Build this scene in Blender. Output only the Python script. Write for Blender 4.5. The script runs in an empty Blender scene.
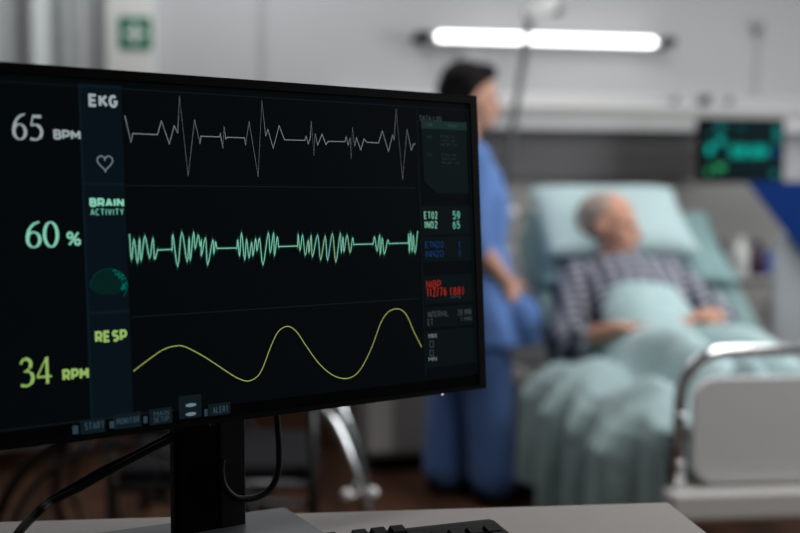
import bpy, bmesh, math, random
from mathutils import Vector, Matrix, noise
random.seed(7)
S = bpy.context.scene
C = S.collection
PI = math.pi
R = math.radians

# ------------------------------------------------------------------ camera, world, lights, exposure
cam_d = bpy.data.cameras.new('camera')
cam = bpy.data.objects.new('camera', cam_d); C.objects.link(cam)
cam.location = (0, 0, 1.09)
cam.rotation_euler = (R(90 - 3.398), 0, 0)
cam_d.sensor_width = 36; cam_d.sensor_fit = 'HORIZONTAL'
cam_d.lens = 1111 * 36 / 800
cam_d.clip_start = 0.05
cam_d.dof.use_dof = True
cam_d.dof.focus_distance = 1.09
cam_d.dof.aperture_fstop = 2.5
S.camera = cam

w = bpy.data.worlds.new('world'); S.world = w; w.use_nodes = True
w.node_tree.nodes['Background'].inputs[0].default_value = (0.6, 0.7, 0.8, 1)
w.node_tree.nodes['Background'].inputs[1].default_value = 0.05

S.view_settings.view_transform = 'Standard'
S.view_settings.look = 'None'
S.view_settings.gamma = 1
S.view_settings.exposure = 0.0
S.view_settings.use_curve_mapping = False

def area(name, loc, rot, sx, sy, power, col=(1, 1, 1), spread=180):
    d = bpy.data.lights.new(name, 'AREA'); d.shape = 'RECTANGLE'; d.size = sx; d.size_y = sy
    d.energy = power; d.color = col
    d.spread = R(spread)
    o = bpy.data.objects.new(name, d); C.objects.link(o); o.location = loc; o.rotation_euler = rot
    return o
# ceiling fittings over the bed bay and one over the desk end of the room
area('ceiling_lamp', (1.20, 3.5, 2.62), (0, 0, R(10)), 0.9, 0.9, 20, (1.0, 0.98, 0.95), 150)
area('ceiling_lamp', (1.25, 1.65, 2.62), (0, 0, R(10)), 0.9, 0.5, 20, (1.0, 0.97, 0.95), 150)
area('ceiling_lamp', (-0.6, 4.1, 2.62), (0, 0, R(10)), 1.2, 0.4, 14, (0.98, 0.99, 1.0))
# added side fill, set at an invented window in the right-hand wall
area('added_side_fill', (3.40, 3.05, 1.75), (0, R(90), R(10)), 1.5, 1.6, 72, (0.97, 0.985, 1.0))

# ------------------------------------------------------------------ materials
def mat(name, col, rough=0.6, metal=0.0, spec=0.5, var=0.0, scale=8.0, bump=0.0, sheen=0.0, emit=None, es=0.0, trans=0.0):
    m = bpy.data.materials.new(name); m.use_nodes = True
    nt = m.node_tree; b = nt.nodes['Principled BSDF']
    b.inputs['Base Color'].default_value = (*col, 1)
    b.inputs['Roughness'].default_value = rough
    b.inputs['Metallic'].default_value = metal
    b.inputs['Specular IOR Level'].default_value = spec
    if sheen: b.inputs['Sheen Weight'].default_value = sheen
    if trans: b.inputs['Transmission Weight'].default_value = trans
    if emit:
        b.inputs['Emission Color'].default_value = (*emit, 1); b.inputs['Emission Strength'].default_value = es
    if var or bump:
        tc = nt.nodes.new('ShaderNodeTexCoord'); nz = nt.nodes.new('ShaderNodeTexNoise')
        nz.inputs['Scale'].default_value = scale; nz.inputs['Detail'].default_value = 4
        nt.links.new(tc.outputs['Object'], nz.inputs['Vector'])
        if var:
            mx = nt.nodes.new('ShaderNodeMix'); mx.data_type = 'RGBA'
            mx.inputs[6].default_value = (*[c * (1 - var) for c in col], 1)
            mx.inputs[7].default_value = (*[min(1, c * (1 + var)) for c in col], 1)
            nt.links.new(nz.outputs['Fac'], mx.inputs[0]); nt.links.new(mx.outputs[2], b.inputs['Base Color'])
        if bump:
            bp = nt.nodes.new('ShaderNodeBump'); bp.inputs['Strength'].default_value = bump; bp.inputs['Distance'].default_value = 0.01
            nt.links.new(nz.outputs['Fac'], bp.inputs['Height']); nt.links.new(bp.outputs['Normal'], b.inputs['Normal'])
    return m
def emis(name, col, s=1.0):
    return mat(name, (0.001, 0.001, 0.001), 0.5, spec=0.03, emit=col, es=s)

def wood(name, c1, c2):
    m = mat(name, c1, 0.6, spec=0.15); nt = m.node_tree; b = nt.nodes['Principled BSDF']
    tc = nt.nodes.new('ShaderNodeTexCoord'); wv = nt.nodes.new('ShaderNodeTexWave')
    wv.inputs['Scale'].default_value = 1.2; wv.inputs['Distortion'].default_value = 6; wv.inputs['Detail'].default_value = 3
    mx = nt.nodes.new('ShaderNodeMix'); mx.data_type = 'RGBA'
    mx.inputs[6].default_value = (*c1, 1); mx.inputs[7].default_value = (*c2, 1)
    nt.links.new(tc.outputs['Object'], wv.inputs['Vector']); nt.links.new(wv.outputs['Fac'], mx.inputs[0])
    nt.links.new(mx.outputs[2], b.inputs['Base Color']); return m

def plaid(name, dark, light, size):
    m = mat(name, dark, 0.9, spec=0.1); nt = m.node_tree; b = nt.nodes['Principled BSDF']
    tc = nt.nodes.new('ShaderNodeTexCoord'); sp = nt.nodes.new('ShaderNodeSeparateXYZ')
    nt.links.new(tc.outputs['Object'], sp.inputs[0])
    def mth(op, a, v=None):
        n = nt.nodes.new('ShaderNodeMath'); n.operation = op
        nt.links.new(a, n.inputs[0])
        if v is not None:
            if isinstance(v, float): n.inputs[1].default_value = v
            else: nt.links.new(v, n.inputs[1])
        return n.outputs[0]
    def band(sock):
        return mth('GREATER_THAN', mth('FRACT', mth('MULTIPLY', sock, 1.0 / size)), 0.5)
    yz = mth('ADD', sp.outputs[1], sp.outputs[2])
    s = mth('POWER', mth('MULTIPLY', mth('ADD', band(sp.outputs[0]), band(yz)), 0.5), 1.7)
    mx = nt.nodes.new('ShaderNodeMix'); mx.data_type = 'RGBA'
    mx.inputs[6].default_value = (*dark, 1); mx.inputs[7].default_value = (*light, 1)
    nt.links.new(s, mx.inputs[0]); nt.links.new(mx.outputs[2], b.inputs['Base Color']); return m

M = dict(
    wall=mat('wall_paint', (0.46, 0.466, 0.476), 0.8, var=0.04, scale=2, bump=0.03),
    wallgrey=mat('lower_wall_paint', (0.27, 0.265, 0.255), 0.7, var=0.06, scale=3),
    darkpanel=mat('dark_headwall_laminate', (0.085, 0.081, 0.086), 0.5, var=0.12, scale=5),
    trunk=mat('trunking_white', (0.52, 0.52, 0.53), 0.45),
    floor=wood('floor_wood', (0.040, 0.017, 0.009), (0.078, 0.034, 0.018)),
    basewood=wood('skirting_wood', (0.065, 0.030, 0.018), (0.10, 0.045, 0.027)),
    ceil=mat('ceiling_paint', (0.4, 0.4, 0.4), 0.9, var=0.03),
    curtain=mat('curtain_cloth', (0.55, 0.58, 0.58), 0.9, spec=0.1, var=0.08, scale=14),
    white=mat('white_paint', (0.68, 0.68, 0.66), 0.4, var=0.03),
    offwhite=mat('off_white_plastic', (0.55, 0.56, 0.56), 0.45, var=0.02),
    bedpanel=mat('bed_panel_grey', (0.72, 0.735, 0.75), 0.5, var=0.03, scale=4),
    black=mat('black_plastic', (0.0018, 0.0018, 0.002), 0.55, spec=0.07, var=0.1, scale=60),
    gloss=mat('black_gloss', (0.009, 0.009, 0.009), 0.35, spec=0.3, var=0.05),
    rubber=mat('black_rubber', (0.005, 0.005, 0.005), 0.5, spec=0.2, var=0.1),
    basegrey=mat('stand_base_grey', (0.11, 0.115, 0.125), 0.5, spec=0.3, var=0.05, scale=40),
    desk=mat('desk_laminate', (0.27, 0.255, 0.245), 0.5, spec=0.3, var=0.03, scale=30),
    key=mat('key_plastic', (0.0045, 0.0045, 0.005), 0.6, spec=0.10, var=0.1, scale=80),
    chrome=mat('chrome', (0.78, 0.80, 0.82), 0.14, 1.0, var=0.02),
    glint_pale=mat('glint_pale_coat', (0.90, 0.90, 0.90), 0.30, 0.1, spec=0.8),  # near-white colour stands in for the glint of chrome
    steel=mat('dull_steel', (0.35, 0.37, 0.38), 0.4, 1.0, var=0.05),
    darksteel=mat('dark_grey_metal', (0.07, 0.075, 0.075), 0.45, 0.3, var=0.05),
    teal=mat('teal_sheet', (0.17, 0.26, 0.26), 0.9, spec=0.1, var=0.10, scale=12, bump=0.25, sheen=0.2),
    pillow=mat('pillow_cotton', (0.37, 0.49, 0.51), 0.9, spec=0.1, var=0.06, scale=10, bump=0.2, sheen=0.2),
    pillow2=mat('pillow_cotton_dark', (0.20, 0.31, 0.315), 0.9, spec=0.1, var=0.06, scale=10, bump=0.2),
    cartgrey=mat('cart_grey', (0.42, 0.45, 0.48), 0.5, var=0.04),
    greymetal=mat('dark_tube_metal', (0.07, 0.072, 0.075), 0.35, 1.0, var=0.1),  # one even dark metal tone
    blanket=mat('blanket_cotton', (0.345, 0.475, 0.49), 0.92, spec=0.08, var=0.20, scale=30, bump=0.7, sheen=0.2),
    scrub=mat('scrub_blue', (0.095, 0.185, 0.43), 0.85, spec=0.1, var=0.10, scale=10, bump=0.3, sheen=0.1),
    skin=mat('skin', (0.50, 0.27, 0.19), 0.55, spec=0.3, var=0.08, scale=20),
    skin2=mat('skin_pale', (0.50, 0.26, 0.185), 0.55, spec=0.3, var=0.10, scale=20),
    hair=mat('black_hair', (0.006, 0.005, 0.005), 0.75, spec=0.12, var=0.3, scale=40, bump=0.4),
    greyhair=mat('short_grey_hair', (0.30, 0.235, 0.20), 0.85, var=0.25, scale=60, bump=0.4),
    eye=mat('eye', (0.03, 0.02, 0.02), 0.2),
    lip=mat('lip', (0.36, 0.13, 0.11), 0.5),
    plaid=plaid('plaid_cotton', (0.018, 0.023, 0.052), (0.40, 0.41, 0.46), 0.052),
    green=mat('sign_green', (0.02, 0.16, 0.09), 0.5, var=0.05),
    signwhite=mat('sign_white', (0.62, 0.66, 0.64), 0.5, var=0.02),
    leather=mat('black_vinyl', (0.005, 0.005, 0.007), 0.75, spec=0.15, var=0.1),
    deepblue=mat('deep_blue_plastic', (0.002, 0.028, 0.17), 0.6, spec=0.15, var=0.05),
    midblue=mat('mid_blue_card', (0.07, 0.14, 0.50), 0.5, var=0.05),
    cabinet=mat('cabinet_laminate', (0.34, 0.33, 0.32), 0.5, var=0.04),
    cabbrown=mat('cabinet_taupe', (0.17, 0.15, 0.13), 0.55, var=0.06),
    purple=mat('dark_purple_plastic', (0.03, 0.008, 0.035), 0.3),
    tube=emis('lamp_tube_glow', (1.0, 0.99, 0.98), 5.0),
)

# ------------------------------------------------------------------ mesh helpers
class MB:
    def __init__(self): self.v = []; self.f = []
    def add(self, vs, fs):
        n = len(self.v); self.v += [tuple(v) for v in vs]; self.f += [tuple(i + n for i in f) for f in fs]; return self
    def box(self, x0, x1, y0, y1, z0, z1, Mx=None):
        vs = [Vector((x, y, z)) for z in (z0, z1) for y in (y0, y1) for x in (x0, x1)]
        if Mx: vs = [Mx @ v for v in vs]
        return self.add(vs, [(0, 2, 3, 1), (4, 5, 7, 6), (0, 1, 5, 4), (2, 6, 7, 3), (0, 4, 6, 2), (1, 3, 7, 5)])
    def prism(self, poly, z0, z1, Mx=None):
        n = len(poly); vs = [Vector((x, y, z)) for z in (z0, z1) for x, y in poly]
        if Mx: vs = [Mx @ v for v in vs]
        return self.add(vs, [tuple(range(n))[::-1], tuple(range(n, 2 * n))] + [(i, (i + 1) % n, n + (i + 1) % n, n + i) for i in range(n)])
    def cyl(self, p0, p1, r0, r1=None, n=20):
        return self.tube([p0, p1], [r0, r0 if r1 is None else r1], n)
    def tube(self, pts, r, n=12):
        pts = [Vector(p) for p in pts]; k = len(pts)
        rs = r if isinstance(r, (list, tuple)) else [r] * k
        t0 = (pts[1] - pts[0]).normalized()
        ref = Vector((0, 0, 1)) if abs(t0.z) < 0.9 else Vector((1, 0, 0))
        nrm = t0.cross(ref).normalized(); vs = []
        for i in range(k):
            t = (pts[min(i + 1, k - 1)] - pts[max(i - 1, 0)]).normalized()
            nrm = (nrm - t * nrm.dot(t)).normalized(); bn = t.cross(nrm)
            for j in range(n):
                a = 2 * PI * j / n; vs.append(pts[i] + (nrm * math.cos(a) + bn * math.sin(a)) * rs[i])
        fs = [(i * n + j, i * n + (j + 1) % n, (i + 1) * n + (j + 1) % n, (i + 1) * n + j) for i in range(k - 1) for j in range(n)]
        fs += [tuple(range(n))[::-1], tuple(range((k - 1) * n, k * n))]
        return self.add(vs, fs)
    def ell(self, c, r, Mx=None, nu=24, nv=14):
        c = Vector(c); r = (r, r, r) if isinstance(r, (int, float)) else r
        vs = []; fs = []
        for i in range(1, nv):
            th = PI * i / nv
            for j in range(nu):
                a = 2 * PI * j / nu
                p = Vector((r[0] * math.sin(th) * math.cos(a), r[1] * math.sin(th) * math.sin(a), r[2] * math.cos(th)))
                vs.append(c + (Mx @ p if Mx else p))
        for i in range(nv - 2):
            for j in range(nu):
                fs.append((i * nu + j, (i + 1) * nu + j, (i + 1) * nu + (j + 1) % nu, i * nu + (j + 1) % nu))
        top = Vector((0, 0, r[2])); n = len(vs)
        vs += [c + (Mx @ top if Mx else top), c - (Mx @ top if Mx else top)]
        fs += [(n, j, (j + 1) % nu) for j in range(nu)]
        b = (nv - 2) * nu; fs += [(n + 1, b + (j + 1) % nu, b + j) for j in range(nu)]
        return self.add(vs, fs)
    def cap(self, p0, r0, p1, r1, n=18):       # tapered limb with round ends
        p0 = Vector(p0); p1 = Vector(p1); ax = (p1 - p0).normalized(); pts = []; rs = []
        for k in range(1, 6):
            a = PI / 2 * (1 - k / 6); pts.append(p0 - ax * r0 * math.sin(a)); rs.append(r0 * math.cos(a))
        pts.append(p0); rs.append(r0); pts.append(p1); rs.append(r1)
        for k in range(1, 6):
            a = PI / 2 * k / 6; pts.append(p1 + ax * r1 * math.sin(a)); rs.append(r1 * math.cos(a))
        return self.tube(pts, rs, n)
    def mesh(self, name, m, smooth=False):
        me = bpy.data.meshes.new(name); me.from_pydata(self.v, [], self.f); me.update()
        if m: me.materials.append(m)
        if smooth:
            for p in me.polygons: p.use_smooth = True
        return me

def link(name, me, parent=None):
    o = bpy.data.objects.new(name, me); C.objects.link(o)
    if parent: o.parent = parent
    return o
def put(name, mb, m, parent=None, smooth=False, bevel=0.0, seg=2):
    o = link(name, mb.mesh(name, m, smooth), parent)
    if bevel:
        b = o.modifiers.new('edge', 'BEVEL'); b.width = bevel; b.segments = seg; b.limit_method = 'ANGLE'; b.angle_limit = R(40)
    return o
def baked(o):
    dg = bpy.context.evaluated_depsgraph_get(); dg.update()
    me = bpy.data.meshes.new_from_object(o.evaluated_get(dg)); o.modifiers.clear(); o.data = me; return o
def organic(name, mb, m, parent=None, voxel=0.01, smooth=6):   # one continuous surface grown over overlapping limbs
    o = link(name, mb.mesh(name, m, True), parent)
    r = o.modifiers.new('r', 'REMESH'); r.mode = 'VOXEL'; r.voxel_size = voxel; r.use_smooth_shade = True
    s = o.modifiers.new('s', 'SMOOTH'); s.iterations = smooth; s.factor = 0.5
    return baked(o)
def thing(name, label, cat, loc=(0, 0, 0), rz=0.0, group=None):
    o = bpy.data.objects.new(name, None); C.objects.link(o); o.empty_display_size = 0.05
    o.location = loc; o.rotation_euler = (0, 0, rz); return tag(o, label, cat, group)
def tag(o, label, cat, group=None):
    o['label'] = label; o['category'] = cat
    if group: o['group'] = group
    return o
def struct(name, mb, m, bevel=0.0, smooth=False):
    o = put(name, mb, m, None, smooth, bevel); o['kind'] = 'structure'; return o
def frame(o, loc, rz): o.location = loc; o.rotation_euler = (0, 0, rz); return o
def rrect(x0, x1, y0, y1, r, n=6):
    out = []
    for cx, cy, a0 in ((x1 - r, y1 - r, 0), (x0 + r, y1 - r, 90), (x0 + r, y0 + r, 180), (x1 - r, y0 + r, 270)):
        for k in range(n + 1):
            a = R(a0 + 90 * k / n); out.append((cx + r * math.cos(a), cy + r * math.sin(a)))
    return out

# ------------------------------------------------------------------ the room (wall frame: x along the back wall, -y out into the room)
RW = R(10)
RO = Vector((0.146, 4.9, 0))
RX = Vector((math.cos(RW), math.sin(RW), 0)); RN = Vector((math.sin(RW), -math.cos(RW), 0))
def W(a, b, z=0.0): return RO + RX * a + RN * b + Vector((0, 0, z))
def room(o): return frame(o, RO, RW)
room(struct('floor', MB().box(-2.4, 3.2, -6.4, 0.0, -0.05, 0.0), M['floor']))
room(struct('ceiling', MB().box(-2.4, 3.2, -6.4, 0.0, 2.7, 2.75), M['ceil']))
room(struct('wall_back', MB().box(-2.4, 3.2, 0.0, 0.1, 0, 2.7), M['wall']))
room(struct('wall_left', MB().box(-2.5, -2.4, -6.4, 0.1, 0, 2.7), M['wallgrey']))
room(struct('wall_right', MB().box(3.2, 3.3, -6.4, 0.1, 0, 2.7), M['wall']))
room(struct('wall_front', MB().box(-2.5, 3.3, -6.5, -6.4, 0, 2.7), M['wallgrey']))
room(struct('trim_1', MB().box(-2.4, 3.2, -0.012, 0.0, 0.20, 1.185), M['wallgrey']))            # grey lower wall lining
room(struct('baseboard_back', MB().box(-2.4, 3.2, -0.022, 0.0, 0.0, 0.20), M['basewood']))
room(struct('trim_2', MB().box(-0.35, 1.205, -0.045, -0.012, 1.185, 1.395), M['darkpanel'], 0.004))  # dark headwall panel
room(struct('trim_3', MB().box(-1.386, -1.186, -0.06, 0.0, 0.20, 2.7), M['white'], 0.004))            # pale pilaster behind the sign
room(struct('trim_4', MB().box(-0.74, -0.72, -0.014, 0.0, 1.185, 2.7), M['wall'], 0.003))         # joint strip

# added unseen window, glazed, with a sill, where the side fill stands
WY0, WY1 = -3.1, -1.4
room(struct('added_window_1', MB().box(3.185, 3.2, WY0, WY1, 0.92, 2.55), mat('added_window_glass', (0.75, 0.8, 0.85), 0.1)))
fr_ = MB()
for y in (WY0, (WY0 + WY1) / 2, WY1): fr_.box(3.15, 3.2, y - 0.03, y + 0.03, 0.92, 2.55)
for z in (0.92, 2.55): fr_.box(3.15, 3.2, WY0 - 0.03, WY1 + 0.03, z - 0.03, z + 0.03)
fr_.box(3.08, 3.2, WY0 - 0.05, WY1 + 0.05, 0.86, 0.89)
room(struct('trim_5', fr_, M['white'], 0.003))  # frame and sill of the added window

# bed-head trunking
t = thing('wall_trunking', 'long white service trunking on the wall above the dark headwall panel', 'trunking', RO, RW)
b = MB(); b.prism([(-0.105, 1.40), (-0.0, 1.40), (-0.0, 1.56), (-0.06, 1.56), (-0.105, 1.50)], 0, 2.65,
                 Matrix(((0, 0, 1, -0.45), (1, 0, 0, 0), (0, 1, 0, 0), (0, 0, 0, 1))))
put('body', b, M['trunk'], t, bevel=0.004)
put('cover_strip', MB().box(-0.45, 2.2, -0.113, -0.105, 1.455, 1.495), M['cabinet'], t)
def outlet(x, r, m, nm='gas_outlet'):
    q = MB(); q.cyl((x, -0.07, 1.53), (x, -0.115, 1.542), r, n=20); q.cyl((x, -0.11, 1.54), (x, -0.135, 1.548), r * 0.6, n=16)
    put(nm, q, m, t, True)
outlet(1.222, 0.022, M['darksteel']); outlet(1.08, 0.013, M['steel']); outlet(1.34, 0.012, M['steel'])

# over-bed light
t = thing('wall_light', 'long glowing white tube light on the wall above the bed', 'light', RO, RW)
put('back_housing', MB().prism(rrect(-0.01, 1.02, 1.775, 1.805, 0.012), 0, 0.085, Matrix(((1, 0, 0, 0), (0, 0, -1, 0), (0, 1, 0, 0), (0, 0, 0, 1)))), M['trunk'], t)
put('tube', MB().cap((0.010, -0.105, 1.791), 0.018, (0.965, -0.105, 1.789), 0.018), M['tube'], t, True)
for x in (-0.064, 1.046):
    put('end_bracket', MB().prism(rrect(x - 0.032, x + 0.032, 1.775, 1.81, 0.014), 0, 0.115, Matrix(((1, 0, 0, 0), (0, 0, -1, 0), (0, 1, 0, 0), (0, 0, 0, 1)))), M['black'], t)

# small plate and hook on the wall
tag(room(put('wall_plate', MB().box(0.12, 0.20, -0.018, 0, 1.71, 1.75), M['offwhite'], bevel=0.004)), 'small cream plate on the wall just under the tube light', 'wall plate')
t = thing('wall_hook', 'small grey wall hook with a thin cord, beyond the tube light', 'hook', RO, RW)
q = MB(); q.cyl((1.52, 0, 1.87), (1.52, -0.05, 1.87), 0.012); q.cyl((1.52, -0.05, 1.87), (1.52, -0.06, 1.90), 0.010); q.box(1.50, 1.54, -0.006, 0, 1.84, 1.92)
put('hook', q, M['cabinet'], t, bevel=0.002)
put('cord', MB().tube([(1.52, -0.03, 1.865), (1.524, -0.02, 1.8), (1.52, -0.012, 1.70), (1.515, -0.012, 1.60), (1.515, -0.05, 1.52)], 0.003, 8), M['cabinet'], t, True)

# green sign
t = thing('wall_sign', 'small square green sign with a white cross, on the pale pilaster', 'sign', RO, RW)
sx = -1.266; sz = 1.776; F = Matrix(((1, 0, 0, sx), (0, 0, -1, -0.06), (0, 1, 0, sz), (0, 0, 0, 1)))
put('plate', MB().prism(rrect(-0.066, 0.066, -0.068, 0.068, 0.008), 0, 0.004, F), M['green'], t)
cr = MB(); cr.box(-0.042, 0.042, -0.010, 0.010, 0.004, 0.0055, F); cr.box(-0.010, 0.010, -0.042, 0.042, 0.004, 0.0056, F)
put('cross', cr, M['signwhite'], t)

# curtain
def curtain(name, x0, x1, y, z0, z1, amp, n=150):
    vs = []; fs = []
    zs = [z0 + (z1 - z0) * k / 12 for k in range(13)]
    for z in zs:
        for i in range(n + 1):
            u = i / n; x = x0 + (x1 - x0) * u
            d = amp * (math.sin(u * 31) + 0.5 * math.sin(u * 53 + 1.0 + 0.3 * z)) * (0.75 + 0.25 * (1 - (z - z0) / (z1 - z0)))
            vs.append((x, y + d, z))
    k = n + 1
    for j in range(12):
        for i in range(n): fs.append((j * k + i, j * k + i + 1, (j + 1) * k + i + 1, (j + 1) * k + i))
    return MB().add(vs, fs)
t = thing('curtain', 'pale grey floor-length curtain hanging beside the pilaster', 'curtain', RO, RW)
o = put('drape', curtain('c', -2.3, -1.45, -0.22, 0.10, 2.45, 0.022), M['curtain'], t, True)
o.modifiers.new('th', 'SOLIDIFY').thickness = 0.004
put('rail', MB().cyl((-2.38, -0.22, 2.47), (-1.42, -0.22, 2.47), 0.012), M['steel'], t, True)

# ------------------------------------------------------------------ desk
DW = R(6); DO = Vector((0.3028, 1.2372, 0))
t = thing('desk', 'pale grey desk in the room in front of the hospital bed', 'desk', DO, DW)
put('desk_top', MB().box(-1.35, 0, -0.80, 0, 0.722, 0.75), M['desk'], t, bevel=0.002)
for x in (-1.32, -0.07):
    put('leg', MB().box(x, x + 0.035, -0.76, -0.10, 0, 0.722), M['desk'], t, bevel=0.002)
put('modesty_panel', MB().box(-1.285, -0.07, -0.14, -0.122, 0.42, 0.722), M['cabinet'], t)

# ------------------------------------------------------------------ computer monitor showing vital signs
YAW = R(36.2086); TILT = R(3.33445)
Dm = Vector((math.cos(YAW), math.sin(YAW), 0)); Nm = Vector((math.sin(YAW), -math.cos(YAW), 0))
BL = Vector((.09538541, 1.22966658, .8813292)) - Dm * 0.58            # bottom left corner of the front face
mon = thing('monitor', 'large black computer monitor showing vital signs, standing on the desk', 'monitor', (-0.196, 1.099, 0.75), 0)
Um = Vector((0, 0, 1)) * math.cos(TILT) - Nm * math.sin(TILT)
Zm = Nm * math.cos(TILT) + Vector((0, 0, 1)) * math.sin(TILT)
HEAD = Matrix((( Dm.x, Um.x, Zm.x, BL.x + 0.196), (Dm.y, Um.y, Zm.y, BL.y - 1.099), (Dm.z, Um.z, Zm.z, BL.z - 0.75), (0, 0, 0, 1)))
def on_head(name, mb, m, parent=None, smooth=False, bevel=0):      # x along, y up, z out of the front face (metres)
    o = put(name, mb, m, parent, smooth, bevel)
    if parent is mon: o.matrix_local = HEAD
    return o
hb = MB(); hb.prism(rrect(0, 0.58, 0, 0.325, 0.003, 3), -0.018, 0)
hb.prism(rrect(0.10, 0.48, 0.06, 0.27, 0.03, 4), -0.040, -0.017)
on_head('housing', hb, M['black'], mon, bevel=0.0015)
bez = MB()
bez.box(0, 0.58, 0.3165, 0.325, 0, 0.0018); bez.box(0, 0.58, 0, 0.0045, 0, 0.0018)
bez.box(0, 0.0095, 0.0045, 0.3165, 0, 0.0018); bez.box(0.5705, 0.58, 0.0045, 0.3165, 0, 0.0018)
on_head('bezel', bez, M['black'], mon)
screen_mat = mat('screen_glow', (0.001, 0.001, 0.0012), 0.35, spec=0.05, emit=(0.0002, 0.0003, 0.0004), es=1.0)
scr = on_head('screen', MB().box(0.0095, 0.5705, 0.0045, 0.3165, -0.001, 0.0004), screen_mat, mon)
on_head('power_light', MB().ell((0.5185, -0.0008, 0.0002), 0.0012, None, 12, 8), emis('power_light', (0.8, 0.9, 1.0), 0.9), mon, True)
on_head('sensor', MB().box(0.243, 0.249, -0.0025, 0.0, -0.006, -0.002), M['gloss'], mon)
# stand
COL = Matrix(((Dm.x, -Nm.x, 0, 0), (Dm.y, -Nm.y, 0, 0), (0, 0, 1, 0), (0, 0, 0, 1)))
o = put('stand_column', MB().prism(rrect(-0.0365, 0.0400, -0.011, 0.004, 0.004, 4), 0.010, 0.30), M['black'], mon); o.matrix_local = COL
o = put('column_strip', MB().prism(rrect(0.012, 0.0398, -0.0125, -0.009, 0.0015, 3), 0.011, 0.30), M['gloss'], mon); o.matrix_local = COL
o = put('tilt_bracket', MB().box(-0.03, 0.03, -0.035, -0.008, 0.20, 0.29), M['black'], mon, bevel=0.004); o.matrix_local = COL
BYaw = R(28); c, s = math.cos(BYaw), math.sin(BYaw)
o = put('stand_base', MB().prism(rrect(-0.105, 0.10, -0.145, 0.034, 0.004, 3), 0.0, 0.012), M['basegrey'], mon, bevel=0.002)
o.matrix_local = Matrix(((c, -s, 0, 0.0), (s, c, 0, 0.0), (0, 0, 1, 0), (0, 0, 0, 1)))

# what the screen shows: flat luminous shapes in millimetres on the screen surface
LAYER = [0.0006]
def E(col, s=1.0, nm='screen_ink'): return emis(nm, col, s)
def flat_poly(name, poly, m, z=None):
    z = LAYER[0] if z is None else z
    return link_flat(name, [[(x / 1000, y / 1000, z) for x, y in poly]], m)
def link_flat(name, polys, m, parent=None):
    q = MB()
    for p in polys: q.add(p, [tuple(range(len(p)))])
    return put(name, q, m, parent or scr)
def stroke_quads(pts, ws, closed=False, z=0.0010):
    P = [Vector((x, y)) for x, y in pts]; n = len(P); L = []; Rr = []
    if not isinstance(ws, (list, tuple)): ws = [ws] * n
    for i in range(n):
        a = P[(i - 1) % n] if (closed or i > 0) else P[i]; b = P[(i + 1) % n] if (closed or i < n - 1) else P[i]
        d0 = (P[i] - a); d1 = (b - P[i])
        d0 = d0.normalized() if d0.length else d1.normalized(); d1 = d1.normalized() if d1.length else d0
        t_ = (d0 + d1); t_ = t_.normalized() if t_.length > 1e-4 else d0
        nn = Vector((-t_.y, t_.x)); k = max(0.42, abs(nn.dot(Vector((-d0.y, d0.x)))))
        L.append(P[i] + nn * ws[i] / 2 / k); Rr.append(P[i] - nn * ws[i] / 2 / k)
    out = []
    for i in range(n if closed else n - 1):
        j = (i + 1) % n
        out.append([(p.x / 1000, p.y / 1000, z) for p in (Rr[i], Rr[j], L[j], L[i])])
    return out
def smooth_pts(pts, k=8, closed=False):
    out = []; n = len(pts)
    for i in range(n if closed else n - 1):
        g = lambda j: Vector(pts[j % n] if closed else pts[max(0, min(n - 1, j))])
        p0, p1, p2, p3 = g(i - 1), g(i), g(i + 1), g(i + 2)
        for q in range(k):
            u = q / k
            out.append(tuple(0.5 * ((2 * p1) + (p2 - p0) * u + (2 * p0 - 5 * p1 + 4 * p2 - p3) * u * u + (3 * p1 - p0 - 3 * p2 + p3) * u ** 3)))
    if not closed: out.append(tuple(pts[-1]))
    return out
def arc(cx, cy, rx, ry, a0, a1, n=9): return [(cx + rx * math.cos(R(a0 + (a1 - a0) * k / n)), cy + ry * math.sin(R(a0 + (a1 - a0) * k / n))) for k in range(n + 1)]
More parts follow.
